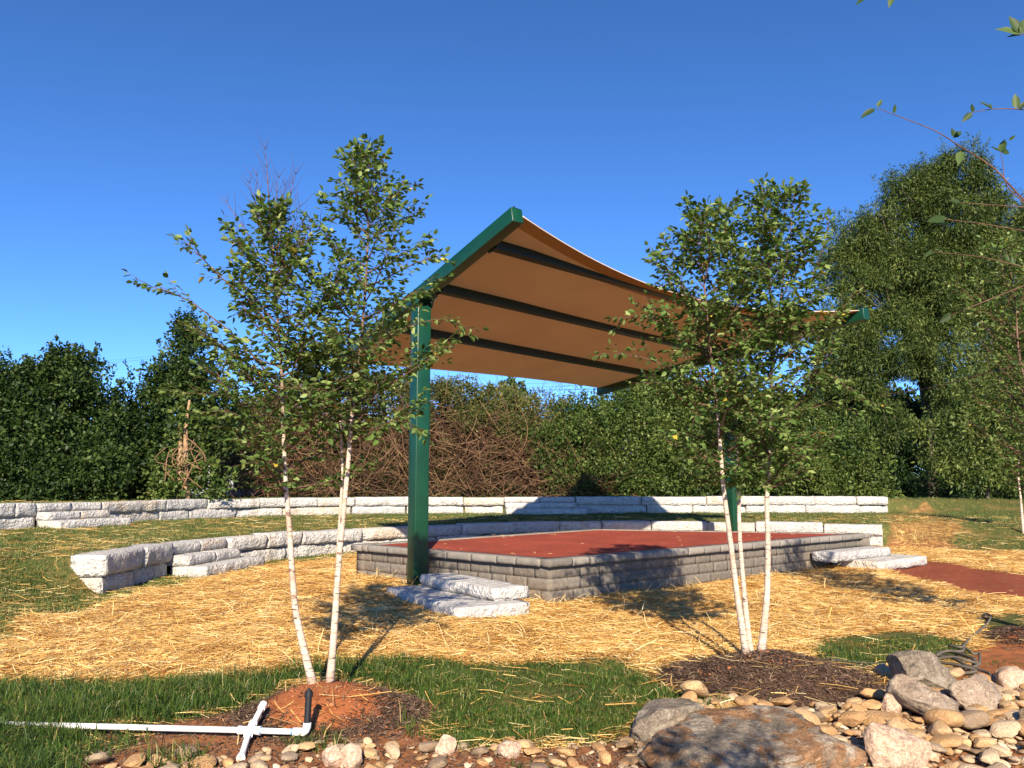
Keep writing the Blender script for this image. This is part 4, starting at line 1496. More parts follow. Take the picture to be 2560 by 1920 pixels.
# clipped-looking green hedge right of the thicket, in three shrubs
G = 'green shrubs behind the upper wall'
tree_px('hedge_shrub', 'dense green shrub next to the bare brown vines', 'shrub',
        [(1400, 1130, 70, 32.4, 1.0), (1480, 1110, 95, 32.6, 1.0), (1450, 1050, 60, 33, .9), (1540, 1050, 70, 33.2, .9), (1500, 1190, 70, 32, .6), (1580, 1130, 90, 32.6), (1420, 1200, 50, 32, .7), (1600, 1195, 80, 32, .5)],
        'leaf_hedge', .125, .55, [], G, .1, 1.35, .42, 76)
tree_px('hedge_shrub', 'tall olive-tinged shrub behind the three stemmed birch', 'shrub',
        [(1660, 1080, 95, 33, 1.0), (1620, 1010, 62, 33.6, .9), (1700, 1000, 70, 33.8, .8), (1760, 1060, 90, 33.4), (1700, 1170, 95, 32.4, .7), (1800, 1160, 90, 32.4, .7), (1600, 985, 36, 33.8, .8), (1780, 1010, 60, 34)],
        'leaf_hedge', .125, .55, [], G, .1, 1.3, .42, 76, .58)
tree_px('hedge_shrub', 'rounded leafy shrub at the right end of the upper wall', 'shrub',
        [(1880, 1090, 100, 33), (1960, 1110, 100, 32.6), (1990, 1180, 90, 32, .7), (2080, 1150, 100, 32.6), (2150, 1190, 80, 32.6, .8), (1890, 1190, 90, 32, .6), (2060, 1220, 70, 32, .5), (2190, 1230, 50, 33, .6), (1960, 1050, 60, 33.4)],
        'leaf_hedge', .125, .55, [], G, .1, 1.3, .42, 76, .52)

# tall willow oaks on the right
OK1 = [(2400, 440, 62, 40, 1.2), (2330, 470, 55, 40, 1.1), (2450, 500, 55, 40, 1.2), (2255, 500, 55, 40, 1.2), (2370, 560, 85, 39.6, 1.1), (2200, 590, 60, 40, 1.2), (2140, 600, 52, 40, 1.2), (2100, 680, 55, 40, 1.2), (2440, 620, 60, 40, 1.2),
       (2270, 690, 80, 39.6, 1.1), (2170, 740, 70, 39.4, 1.1), (2370, 730, 85, 39.2, 1.1), (2450, 760, 70, 39.4, 1.1), (2120, 830, 75, 39.4), (2240, 860, 85, 39, 1.0), (2360, 880, 90, 39, 1.0), (2150, 930, 75, 39.4),
       (2400, 1000, 60, 38.8, 1.0), (2190, 1050, 60, 39.6, 1.0), (2090, 960, 60, 40), (2320, 620, 70, 40.4), (2200, 665, 60, 40.3), (2400, 680, 70, 40.4), (2310, 790, 75, 40.2), (2430, 690, 60, 40), (2480, 600, 40, 41), (2300, 500, 50, 40.3)]
tree_px('willow_oak', 'tall willow oak with fine drooping leaves towering at the right', 'tree', OK1, 'leaf_oak', .20, .23,
        [(tr(2330, 1262, 40.5, (2332, 1150), (2318, 1000), (2340, 850), (2385, 700), (2395, 520)), .26), (tr(2318, 1050, 40.5, (2290, 900), (2240, 780), (2180, 650)), .15), (tr(2330, 1050, 40.5, (2380, 880), (2430, 720), (2450, 560)), .15)],
        'willow oaks at the right', .75, 2.0, .56, 170, .46, fill=.2, spread=.36, spr=1.5, limb=3)
OK2 = [(2570, 560, 60, 44, 1.2), (2530, 640, 50, 44, 1.2), (2620, 640, 70, 44, 1.2), (2550, 740, 70, 43.6, 1.1), (2640, 780, 80, 43.6), (2520, 850, 65, 43.4), (2600, 900, 85, 43), (2500, 960, 70, 43), (2590, 1050, 90, 42.6), (2480, 1080, 70, 43), (2690, 960, 90, 43), (2690, 1090, 90, 43), (2560, 1170, 90, 42)]
tree_px('willow_oak', 'second willow oak cut off by the right edge behind the bare twigs', 'tree', OK2, 'leaf_oak', .20, .23,
        [(tr(2590, 1270, 44, (2592, 1100), (2585, 900), (2580, 650)), .24)], 'willow oaks at the right', .75, 2.2, .62, 150, .42, fill=.3, spread=.34, spr=1.5, limb=3)
# undergrowth below the oaks, recess shade put in as darker holly leaf colour
tree_px('understory_shrub', 'undergrowth below the tall oak with its shade put in as dark leaves', 'shrub',
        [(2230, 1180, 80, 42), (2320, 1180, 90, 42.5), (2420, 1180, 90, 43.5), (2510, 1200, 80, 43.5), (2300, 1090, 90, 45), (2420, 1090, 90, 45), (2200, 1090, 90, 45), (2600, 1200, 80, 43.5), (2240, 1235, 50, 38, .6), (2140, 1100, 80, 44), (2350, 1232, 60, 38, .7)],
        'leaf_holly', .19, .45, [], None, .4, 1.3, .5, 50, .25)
tree_px('young_tree', 'small light green tree with low drooping foliage on the right lawn', 'tree',
        [(2420, 1010, 75, 31, 1.0), (2480, 1090, 80, 31), (2400, 1120, 70, 31, .9), (2440, 1190, 60, 31, .7), (2520, 1170, 70, 31, .8), (2350, 1160, 46, 31, .8), (2520, 1000, 70, 31), (2300, 1080, 36, 31, .7), (2560, 1080, 70, 31)],
        'leaf_oak', .17, .36, [(tr(2468, 1275, 31.3, (2468, 1180), (2462, 1080), (2466, 980)), .07)], None, .5, .9, .36, 40, .62, fill=.3)
# slim birch trunk standing on the lawn at the right edge
yb = 22.5
birch('slim pale birch trunk on the right lawn before the oaks', at_y(2560, 1352, yb)[:2],
      [dict(pts=[at_y(2562, 1352, yb), at_y(2556, 1300, yb), at_y(2552, 1250, yb), at_y(2546, 1190, yb), at_y(2550, 1120, yb), at_y(2548, 1020, yb)], r=.055, **{'from': .45}, prof=[(.45, .5), (.7, .7), (1, .3)], nb=16)],
      .11, 'young river birches', nb=16)
# far tree line seen through the gaps
fg = []
tree_px('far_tree', 'distant rounded tree just showing above the thicket under the canopy', 'tree',
        [(1265, 1000, 40, 62, 1.0), (1300, 1030, 50, 62), (1230, 1030, 45, 62)], 'leaf_hedge', .30, .5, [(tr(1265, 1180, 62, (1265, 1050)), .2)], 'distant trees', 0, 1.0, .7, 40, .45)
tree_px('far_tree', 'distant tree behind the right hedge near the canopy beam end', 'tree',
        [(1610, 1000, 60, 60, .9), (1690, 1020, 60, 60), (1550, 1040, 50, 60)], 'leaf_hedge', .30, .5, [(tr(1620, 1180, 60, (1620, 1050)), .2)], 'distant trees', 0, 1.0, .7, 40, .5)
tree_px('far_tree', 'dark distant evergreen in the gap above the guardrail', 'tree',
        [(560, 1110, 80, 52, 1.1), (620, 1090, 70, 52), (500, 1140, 80, 52), (300, 1090, 60, 54, 1.0), (275, 1150, 70, 54), (600, 1180, 70, 50, .8), (540, 1190, 60, 50, .8)], 'leaf_holly', .30, .5, [(tr(560, 1240, 52, (560, 1150)), .2)], 'distant trees', 0, 1.2, .7, 44, .35)

wd = MB()
for k in range(88):
    px = -1700 + k * 66 + random.uniform(-20, 20); Yd = random.uniform(58, 66)
    top = float(np.interp(px, [-1700, 250, 330, 620, 1000, 1250, 1480, 1900, 2100, 4200], [1000, 1075, 1080, 1060, 1090, 1105, 1090, 1020, 980, 900])) + random.uniform(-15, 15)
    for py in np.arange(top + 30, 1260, 52):
        c = at_y(px + random.uniform(-14, 14), py, Yd); r = 46 / F_PX * Yd
        blob_leaves(wd, c, (r * 1.05, r * .6, r * .9), 34, 26, .62, .42, .55, .1, .5, .35, .25)
tag(wd.build('woodland', M['leaf_hedge']), 'dark distant woodland behind the hedge and the evergreens', 'woods', kind='stuff')

# ------------------------------------------------------------------ ground cover: straw, grass, mulch
rng = np.random.default_rng(5); random.seed(5)


def hidden_by_stage(x, y):
    return in_poly(x, y, np.array([(c.x, c.y) for c in corners])) | (dist_poly(x, y, np.array([(c.x, c.y) for c in corners])) > -.02)


def sample(n, x0, x1, y0, y1, power=1.0):
    """more samples near the viewer; only what lies inside the view wedge"""
    u = rng.random(n)
    y = (y0 ** (1 - power) + u * (y1 ** (1 - power) - y0 ** (1 - power))) ** (1 / (1 - power)) if power != 1 else y0 * (y1 / y0) ** u
    half = .74 * y + .6
    x = rng.uniform(-1, 1, n) * half
    k = (x > x0) & (x < x1)
    return x[k], y[k]


def strands(mb, x, y, z, L, W, rnd, tilt=.10, bow=.05, ang=None):
    n = len(x)
    a = rng.uniform(0, 2 * math.pi, n) if ang is None else ang
    D = np.stack([np.cos(a), np.sin(a), rng.normal(0, tilt, n)], 1); D /= np.linalg.norm(D, axis=1, keepdims=True)
    S = np.stack([-np.sin(a), np.cos(a), rng.normal(0, .5, n)], 1); S /= np.linalg.norm(S, axis=1, keepdims=True)
    C = np.stack([x, y, z], 1)
    B = rng.normal(0, bow, n)[:, None] * L[:, None] * np.stack([-np.sin(a), np.cos(a), rng.random(n) * .8], 1)
    lo = C - D * L[:, None] / 2; hi = C + D * L[:, None] / 2; mid = C + B
    for p in (lo, mid, hi):
        p[:, 2] = np.maximum(p[:, 2], H(p[:, 0], p[:, 1]) + .003)
    w = S * W[:, None] / 2
    V = np.stack([lo - w, lo + w, mid - w, mid + w, hi - w, hi + w], 1).reshape(-1, 3)
    F = np.arange(n)[:, None] * 6
    F = np.concatenate([F + np.array([[0, 1, 3, 2]]), F + np.array([[2, 3, 5, 4]])], 0)
    mb.add(V, F, np.repeat(rnd, 6))


def blades(mb, x, y, z, Hh, W, rnd, lean=.5):
    n = len(x)
    a = rng.uniform(0, 2 * math.pi, n)
    b = rng.uniform(0, 2 * math.pi, n)
    ld = np.stack([np.cos(b), np.sin(b), np.zeros(n)], 1) * (np.abs(rng.normal(0, lean, n)) * Hh)[:, None]
    s = np.stack([np.cos(a), np.sin(a), np.zeros(n)], 1) * W[:, None] / 2
    P = np.stack([x, y, z - .01], 1)
    up = np.array([0, 0, 1.0])
    m = P + up * (Hh * .62)[:, None] + ld * .35
    t = P + up * (Hh * np.maximum(.35, 1 - .35 * np.linalg.norm(ld, axis=1) / Hh))[:, None] + ld
    V = np.stack([P - s, P + s, m - s * .75, m + s * .75, t], 1).reshape(-1, 3)
    F = np.arange(n)[:, None] * 5
    base = mb.n
    mb.add(V, F + np.array([[0, 1, 3, 2]]), np.repeat(rnd, 5))
    mb.Fs.append(F + np.array([[2, 3, 4]]) + base)


# straw mulch
x, y = sample(900000, -16, 20, 5.2, 27, 1.9)
mk = masks(x, y)
clump = .5 + .5 * np.sin(x * 3.1 + 2 * np.sin(y * 2.7)) * np.sin(y * 3.7 + 1.5 * np.sin(x * 2.2))
pr_ = np.where(mk['m_straw'] > .5, .75 + .25 * clump, mk['m_straw'] ** 1.6 * .7 + .006 * (mk['near'] > .3) + .03 * (mk['tier'] > .3) + .13 * mk['tier'] * clump + .004 * mk['m_mulch'])
k = (rng.random(len(x)) < pr_) & ~hidden_by_stage(x, y) & ((mk['m_path'] < .5) | (rng.random(len(x)) < .10))
x, y = x[k], y[k]
n = len(x)
L = rng.uniform(.08, .34, n) * (.75 + .03 * y); W = rng.uniform(.0032, .0075, n) * (.75 + .035 * y)
z = H(x, y) + rng.random(n) ** 1.8 * .045 + .004
sw = MB()
tone = np.clip(.49 + .22 * (clump[k] - .5) + rng.normal(0, .28, n), 0, 1)
flow = 1.6 * np.sin(x * 1.7 + 1.3 * np.sin(y * 1.9)) + 1.2 * np.sin(y * 2.6 + x * .9) + .3
strands(sw, x, y, z, L, W, tone, ang=flow + rng.normal(0, .75, n))
# loose tufts that stand up against the stones and at the edges of the grass
x, y = sample(16000, -9, 12, 5.2, 20, 1.6)
mk = masks(x, y)
dS = dist_poly(x, y, np.array([(c.x, c.y) for c in corners]))
k = (mk['m_straw'] > .5) & (mk['m_mulch'] < .05) & ((dS > -.32) | (rng.random(len(x)) < .14)) & (dS < -.03)
x, y = x[k], y[k]; n = len(x)
strands(sw, x, y, H(x, y) + .05 + .07 * rng.random(n), rng.uniform(.15, .38, n), rng.uniform(.004, .007, n), np.clip(rng.normal(.65, .2, n), 0, 1), .55, .10)
# wisps blown onto the stage floor
x = rng.uniform(corners[3].x, corners[1].x, 2600); y = rng.uniform(corners[0].y, corners[2].y, 2600)
k = dist_poly(x, y, np.array([(c.x, c.y) for c in corners])) > .1
k &= rng.random(len(x)) < np.exp(-dist_poly(x, y, np.array([(c.x, c.y) for c in corners])) / .5) * .5 + .012
x, y = x[k], y[k]; n = len(x)
a_ = rng.uniform(0, 6.28, n); l_ = rng.uniform(.02, .09, n); w_ = .006
d_ = np.stack([np.cos(a_), np.sin(a_)], 1) * (l_ / 2)[:, None]; s_ = np.stack([-np.sin(a_), np.cos(a_)], 1) * w_ / 2
c_ = np.stack([x, y], 1); zz = np.full((n, 1), ZS + .026)
V = np.stack([np.hstack([c_ - d_ - s_, zz]), np.hstack([c_ + d_ - s_, zz]), np.hstack([c_ + d_ + s_, zz + .003]), np.hstack([c_ - d_ + s_, zz + .003])], 1).reshape(-1, 3)
sw.add(V, np.arange(n)[:, None] * 4 + np.array([[0, 1, 2, 3]]), np.repeat(np.clip(rng.normal(.7, .2, n), 0, 1), 4))
so_ = sw.build('straw', M['straw'])
tag(so_, 'golden straw mulch spread over the seeded ground around the stage', 'straw', kind='stuff')

# lush grass near the viewer
x, y = sample(300000, -5, 6, 3.9, 9.2, 1.5)
mk = masks(x, y)
pat = .5 + .5 * np.sin(x * 2.3 + 1.2 * np.sin(y * 3.1)) * np.sin(y * 4.3 + x)
lush = np.clip(1 - (x + 1.6) / 1.6, 0, 1)
thin = sstep(-.5, .5, x) * (1 - sstep(5.25, 5.75, y)) 
k = rng.random(len(x)) < mk['near'] * (1 - mk['m_mulch']) * (.55 + .45 * np.maximum(lush, pat)) * (1 - .85 * thin * (1 - pat * .5)) * (1 - .8 * mk['bare'])
k |= (mk['bare'] > .4) & (rng.random(len(x)) < .16 * (np.sin(x * 4.1 + .7) * np.sin(y * 5.3 + x * 2) > .55))
x, y = x[k], y[k]; n = len(x)
lush = lush[k]; pat = pat[k]
gh = (.036 + .042 * rng.random(n) + lush * (.03 + .065 * rng.random(n))) * (.75 + .5 * pat)
gh *= np.where(rng.random(n) < .05, rng.uniform(1.3, 2.0, n), 1.0)
tuft = .5 + .5 * np.sin(x * 13 + 3 * np.sin(y * 7)) * np.sin(y * 17 + 2 * np.sin(x * 9)); gh *= .7 + .55 * tuft
gb = MB()
blades(gb, x, y, H(x, y), gh, rng.uniform(.004, .008, n), np.clip(rng.normal(.42, .2, n) + .18 * (pat - .5), 0, .9) + (rng.random(n) < .07) * .5 - .12 * (tuft < .3), 1.05)
go = gb.build('grass', M['grass'])
tag(go, 'lush green grass along the near edge of the straw', 'grass', kind='stuff')

# short thin grass on the terraces and slopes
x, y = sample(560000, -19, 26, 9.0, 36, 1.05)
mk = masks(x, y)
th, r = polar(x, y)
pat = .5 + .5 * np.sin(x * 1.3 + 1.7 * np.sin(y * 1.1)) * np.sin(y * 1.9 + x * .7)
k = (rng.random(len(x)) < mk['tier'] * (.35 + .65 * pat)) & ~hidden_by_stage(x, y)
x, y = x[k], y[k]; n = len(x); pat = pat[k]
tg = MB()
blades(tg, x, y, H(x, y), rng.uniform(.035, .085, n) * (.8 + .4 * pat), rng.uniform(.007, .014, n) * (.6 + .025 * y), np.clip(rng.normal(.40, .22, n) + .25 * (.5 - pat), 0, 1), .8)
to = tg.build('terrace_grass', M['tiergrass'])
tag(to, 'short patchy grass mixed with straw on the terraces and their end slopes', 'grass', kind='stuff')

# bark mulch and clods on the mounds
for (mx, my, mh, mr), lab in zip(MOUNDS, ('dark bark mulch on the red clay mound under the two stemmed birch', 'dark bark mulch on the mound under the three stemmed birch', 'bark mulch round the birch at the right edge')):
    n = 16000
    rr = np.sqrt(rng.random(n)) * mr * 1.18; a = rng.uniform(0, 2 * math.pi, n)
    x = mx + rr * np.cos(a); y = my + rr * np.sin(a)
    mk = masks(x, y)
    k = rng.random(n) < (mk['m_mulch'] * .9 + .1) * (1 - .96 * mk['m_clay'])
    x, y = x[k], y[k]; n = len(x)
    mb = MB()
    strands(mb, x, y, H(x, y) + .004 + .014 * rng.random(n), rng.uniform(.015, .065, n), rng.uniform(.003, .009, n), np.clip(rng.normal(.42, .24, n), 0, 1), .35, .06)
    o = mb.build('mulch', M['mulch'])
    tag(o, lab, 'mulch', kind='stuff')
# bits of mulch, clods and dry grass on the bare soil in front
x, y = sample(70000, -4, 5, 3.9, 7.5, 1.5)
mk = masks(x, y)
k = (np.maximum(mk['bare'], .2 * mk['near']) * (1 - mk['m_mulch']) * rng.random(len(x)) > .35)
x, y = x[k], y[k]; n = len(x)
mb = MB()
strands(mb, x, y, H(x, y) + .003 + .01 * rng.random(n), rng.uniform(.012, .06, n), rng.uniform(.003, .009, n), np.clip(rng.normal(.5, .26, n), 0, 1), .3, .08)
tag(mb.build('soil_litter', M['mulch']), 'scattered bark chips and dry stalks on the bare soil', 'litter', kind='stuff')

# ------------------------------------------------------------------ stones and boulders
random.seed(3)


def rock_mesh(dims, seed, subdiv=4, cuts=9, rough=.10, flat_top=0.0, layers=0.0, cutd=(.62, .9), boxy=2.5, cutz=.8):
    rn = random.Random(seed)
    bm = bmesh.new()
    bmesh.ops.create_icosphere(bm, subdivisions=subdiv, radius=1.0)
    for v in bm.verts:
        q = v.co; e = boxy
        m_ = (abs(q.x) ** e + abs(q.y) ** e + abs(q.z) ** e) ** (1 / e)
        v.co = q / m_
    planes = []
    for _ in range(cuts):
        nv = Vector((rn.gauss(0, 1), rn.gauss(0, 1), rn.gauss(0, cutz))).normalized()
        planes.append((nv, rn.uniform(*cutd)))
    if flat_top: planes.append((Vector((rn.uniform(-.12, .12), rn.uniform(-.2, .05), 1)).normalized(), flat_top))
    off = Vector((seed * 3.7, seed * 1.3, seed * 2.1))
    for v in bm.verts:
        p = v.co.copy()
        for nv, dd in planes:
            q = p.dot(nv)
            if q > dd: p -= nv * (q - dd) * .93
        n = noise.fractal(p * 1.1 + off, .9, 2.1, 5) * rough + noise.fractal(p * 4 + off, .9, 2.1, 4) * rough * .32
        n += (abs(noise.noise(p * 2.1 + off * 1.7)) - .25) * rough * .8
        p += p.normalized() * n
        if layers:
            zz = p.z * 3.2 + noise.noise(p * 1.2 + off) * .8
            st = (zz - math.floor(zz))
            hz = Vector((p.x, p.y, 0))
            p += hz * (-.10 * layers) * (1 - abs(2 * st - 1)) ** 3
        v.co = Vector((p.x * dims[0] / 2, p.y * dims[1] / 2, p.z * dims[2] / 2))
    me = bpy.data.meshes.new('rock')
    bm.normal_update(); bm.to_mesh(me); bm.free()
    for pl in me.polygons: pl.use_smooth = True
    if hasattr(me, 'set_sharp_from_angle'): me.set_sharp_from_angle(angle=R(38))
    return me


def place_rock(name, label, cat, px, py, wpx, hpx, dep_ratio, mat, seed, rotz=0, tilt=(0, 0), sink=.22, group=None, z=None, **kw):
    """px, py: foot of the rock in the picture; wpx, hpx its visible width and height there"""
    g = at_g(px, py)
    wd = wpx / F_PX * g[1]; hg = hpx / F_PX * g[1]
    me = rock_mesh((wd, wd * dep_ratio, hg * (1 + sink)), seed, **kw)
    me.materials.append(M[mat]); me.name = name
    o = bpy.data.objects.new(name, me); col.objects.link(o)
    o.location = (g[0], g[1] + wd * dep_ratio * .38, g[2] + hg * (1 + sink) / 2 - hg * sink)
    o.rotation_euler = (tilt[0], tilt[1], rotz)
    return tag(o, label, cat, group)


place_rock('boulder', 'large layered grey and rust-brown boulder in dappled shade at the bottom of the picture', 'boulder', 1905, 1992, 545, 128, .60, 'boulder', 4, .05, (.10, -.03), .12, subdiv=6, cuts=22, rough=.10, flat_top=.70, layers=.22, cutd=(.85, 1.12), boxy=9, cutz=.22)
place_rock('boulder', 'low brown boulder half hidden behind the left end of the big layered one', 'boulder', 1680, 1862, 230, 92, .7, 'boulder_grey', 9, .3, (0, 0), .2, subdiv=5, cuts=8, rough=.10, flat_top=.7)
place_rock('boulder', 'rounded grey boulder in front of the tangled black hose', 'boulder', 2330, 1742, 170, 96, .8, 'boulder_grey', 12, .2, (.0, .05), .2, subdiv=5, cuts=9, rough=.10)
place_rock('boulder', 'wedge-shaped pinkish boulder sloping down to the right among the stones', 'boulder', 2352, 1812, 196, 92, .75, 'boulder_pink', 20, -.1, (0, .30), .2, subdiv=5, cuts=11, rough=.09, cutd=(.55, .85))
place_rock('boulder', 'pink-grey boulder with a white streaked ridge at the right', 'boulder', 2472, 1785, 150, 92, .8, 'boulder_pink', 27, .3, (0, .22), .2, subdiv=5, cuts=11, rough=.10, cutd=(.55, .85), layers=.5)
place_rock('boulder', 'flat pale peach boulder leaning towards the viewer beside the big layered one', 'boulder', 2262, 1935, 158, 112, .6, 'boulder_pale', 31, .1, (.25, .12), .15, subdiv=5, cuts=9, rough=.07, flat_top=.6, cutd=(.55, .85))
place_rock('boulder', 'squarish tan stone against the wedge-shaped pink boulder', 'boulder', 2236, 1792, 62, 50, .8, 'boulder_pale', 36, .4, (0, .1), .2, subdiv=4, cuts=9, rough=.07, cutd=(.55, .85))
place_rock('boulder', 'buff stone at the right edge just above the stone bed', 'boulder', 2550, 1728, 72, 50, .8, 'boulder_pale', 39, 0, (0, 0), .2, subdiv=4, cuts=8, rough=.08)
place_rock('boulder', 'upright rusty wedge stone by the clump of short grass near the bottom', 'boulder', 1112, 1890, 56, 46, .7, 'boulder_pale', 44, .5, (0, .25), .15, subdiv=4, cuts=10, rough=.08, cutd=(.5, .85))
place_rock('boulder', 'pale cream oval stone with a dark cleft, largest of the row at the bottom centre', 'boulder', 1274, 1898, 62, 36, .7, 'boulder_pale', 47, .1, (0, 0), .15, subdiv=4, cuts=6, rough=.07)
place_rock('boulder', 'orange-tan stone at the bottom, right-hand one of the close pair below the clay mound', 'boulder', 876, 1925, 60, 54, .8, 'boulder_pale', 52, .2, (0, .15), .15, subdiv=4, cuts=8, rough=.07)
place_rock('boulder', 'mottled tan stone at the bottom, left-hand one of the close pair below the clay mound', 'boulder', 828, 1922, 56, 46, .8, 'boulder_pale', 57, -.2, (0, -.1), .15, subdiv=4, cuts=8, rough=.07)

protos = []
for i in range(16):
    rn = random.Random(100 + i)
    me = rock_mesh((1.0, rn.uniform(.6, .9), rn.uniform(.26, .46)), 200 + i * 3, subdiv=3, cuts=rn.choice((3, 7, 11)), rough=rn.uniform(.06, .12), cutd=(.58, .95))
    me.name = 'river_stone'; me.materials.append(M['stone'])
    protos.append(me)
placed = []
solid = []                                     # boulders as discs
for o in list(col.objects):
    if o.name.startswith('boulder'):
        v = [Vector(c) for c in o.bound_box]; rx = (max(p.x for p in v) - min(p.x for p in v)) / 2; ry = (max(p.y for p in v) - min(p.y for p in v)) / 2
        solid.append((o.location.x, o.location.y, rx * .92, ry * .92))


def try_stones(poly, n, smin, smax, overlap, zlift, label, group, limit):
    lo = poly.min(0); hi = poly.max(0)
    cnt = 0
    for _ in range(n):
        if cnt >= limit: break
        x = random.uniform(lo[0], hi[0]); y = random.uniform(max(lo[1], 5.02 if poly is CREEK else 4.84), hi[1])
        if abs(x) > .70 * y + .1: continue
        if not in_poly(np.array([x]), np.array([y]), poly)[0]: continue
        if any(math.hypot(x - m[0], y - m[1]) < m[3] * (.93 if poly is CREEK else .75) for m in MOUNDS): continue
        s = smin + (smax - smin) * random.random() ** 1.7
        if any(((x - a) / (rx + s * .3)) ** 2 + ((y - b) / (ry + s * .3)) ** 2 < 1 for a, b, rx, ry in solid): continue
        if any((x - a) ** 2 + (y - b) ** 2 < ((s + t) * .5 * overlap) ** 2 for a, b, t in placed): continue
        placed.append((x, y, s)); cnt += 1
        o = bpy.data.objects.new('river_stone', random.choice(protos)); col.objects.link(o)
        o.scale = (s, s * random.uniform(.85, 1.1), s * random.uniform(.85, 1.2))
        o.location = (x, y, float(H(x, y)) + s * (.12 + zlift * random.random()))
        o.rotation_euler = (random.gauss(0, .22), random.gauss(0, .22), random.uniform(0, 6.28))
        tag(o, label, 'stone', group)
    return cnt


nc = try_stones(CREEK, 9000, .15, .29, .62, .30, 'smooth tan or grey river stone in the bed around the boulders', 'river stones in the dry creek bed', 110)
nc += try_stones(CREEK, 16000, .09, .16, .52, .50, 'smooth tan or grey river stone in the bed around the boulders', 'river stones in the dry creek bed', 120)
ns = try_stones(STRIP, 20000, .09, .20, .66, .12, 'tan river stone strewn along the bottom edge of the bare soil', 'river stones along the bottom edge', 62)
# smaller stones wedged into the gaps, too many to lift out one by one
pb = MB()
pv_ = []
for me in protos[:8]:
    a_ = np.empty(len(me.vertices) * 3, np.float32); me.vertices.foreach_get('co', a_)
    f_ = np.array([p.vertices[:] for p in me.polygons]); pv_.append((a_.reshape(-1, 3).astype(float), f_))
for poly, n, smin, smax in ((CREEK, 900, .05, .12), (STRIP, 130, .035, .08)):
    lo = poly.min(0); hi = poly.max(0)
    x = rng.uniform(lo[0], hi[0], n * 3); y = rng.uniform(max(4.8, lo[1]), hi[1], n * 3)
    k = in_poly(x, y, poly) & (np.abs(x) < .7 * y + .1) & np.all([np.hypot(x - m[0], y - m[1]) > m[3] * .93 for m in MOUNDS], axis=0)
    x, y = x[k][:n], y[k][:n]; z = H(x, y)
    for i in range(len(x)):
        v_, f_ = pv_[i % len(pv_)]; s = random.uniform(smin, smax); a = random.uniform(0, 6.28)
        rot = np.array(Matrix.Rotation(a, 3, 'Z') @ Matrix.Rotation(random.gauss(0, .25), 3, 'X') @ Matrix.Rotation(random.gauss(0, .25), 3, 'Y'))
        pb.add(v_ @ rot.T * s + np.array([x[i], y[i], z[i] + s * random.uniform(.08, .3)]), f_, random.random())
tag(pb.build('pebbles', M['gravel'], smooth=True), 'small stones wedged between the river stones', 'pebbles', kind='stuff')
# small gravel between them
gm = MB()
ico = bmesh.new(); bmesh.ops.create_icosphere(ico, subdivisions=1, radius=1); iv = np.array([v.co[:] for v in ico.verts]); ico.verts.index_update(); ifc = np.array([[v.index for v in f.verts] for f in ico.faces]); ico.free()
for poly, n, smax in ((CREEK, 1500, .03), (STRIP, 300, .02)):
    lo = poly.min(0); hi = poly.max(0)
    x = rng.uniform(lo[0], hi[0], n * 3); y = rng.uniform(max(4.1, lo[1]), hi[1], n * 3)
    k = in_poly(x, y, poly) & (np.abs(x) < .7 * y + .1) & np.all([np.hypot(x - m[0], y - m[1]) > m[3] * .95 for m in MOUNDS], axis=0); x, y = x[k][:n], y[k][:n]
    n = len(x)
    s = rng.uniform(.008, smax, n)
    z = H(x, y) + s * .3
    sc = np.stack([s, s * rng.uniform(.6, 1, n), s * rng.uniform(.4, .7, n)], 1)
    a = rng.uniform(0, 6.28, n)
    V = iv[None] * sc[:, None] * (1 + rng.normal(0, .1, (n, len(iv), 1)))
    X = V[..., 0] * np.cos(a)[:, None] - V[..., 1] * np.sin(a)[:, None]; Y = V[..., 0] * np.sin(a)[:, None] + V[..., 1] * np.cos(a)[:, None]
    V = np.stack([X + x[:, None], Y + y[:, None], V[..., 2] + z[:, None]], -1).reshape(-1, 3)
    F = (np.arange(n)[:, None, None] * len(iv) + ifc[None]).reshape(-1, 3)
    gm.add(V, F, np.repeat(rng.random(n), len(iv)))
tag(gm.build('gravel', M['gravel'], smooth=True), 'small gravel between the river stones', 'gravel', kind='stuff')
# red clay clods on the mounds
cm = MB()
for (mx, my, mh, mr), n, ox, oy, sp in ((MOUNDS[0], 230, .15, -.25, .30), (MOUNDS[1], 60, -.02, -.05, .16), (MOUNDS[1], 30, -.45, -.1, .12)):
    for _ in range(n):
        x = mx + ox + random.gauss(0, sp); y = my + oy + random.gauss(0, sp * .7); s = random.uniform(.004, .015) * (1.8 if random.random() < .1 else 1)
        V = iv * np.array([s, s * .8, s * .7]) * (1 + rng.normal(0, .16, (len(iv), 1))) + np.array([x, y, float(H(x, y)) + s * .3])
        cm.add(V, ifc, random.random())
tag(cm.build('clay_clods', M['clod']), 'crumbled red clay clods on the planting mounds', 'clay', kind='stuff')

# ------------------------------------------------------------------ white pvc pipe with black riser
def pg(px, py, dz): return Vector(at_g(px, py, dz))
zc = .045
cross = pg(624, 1826, 0); zP = cross.z + .05
P = lambda px, py, z: Vector(at_z(px, py, z))
c = P(624, 1826, zP)
left = P(-30, 1809, zP - .02); right_ = P(752, 1830, zP + .005); far_ = P(659, 1760, zP + .10); nearp = P(602, 1896, zP - .05)
pipe = empty('pvc_pipe', (c.x, c.y, c.z - .05), 'white pvc irrigation pipe with cross fitting and black riser by the clay mound', 'pipe')
r = .0195


def seg(name, a, b, rad, mat, sides=18, par=None):
    mb = MB(); mb.tube([a, b], rad, sides)
    return mb.build(name, M[mat], par or pipe, smooth=False)


def smooth_sharp(o):
    for p in o.data.polygons: p.use_smooth = True
    if hasattr(o.data, 'set_sharp_from_angle'): o.data.set_sharp_from_angle(angle=R(40))
    return o


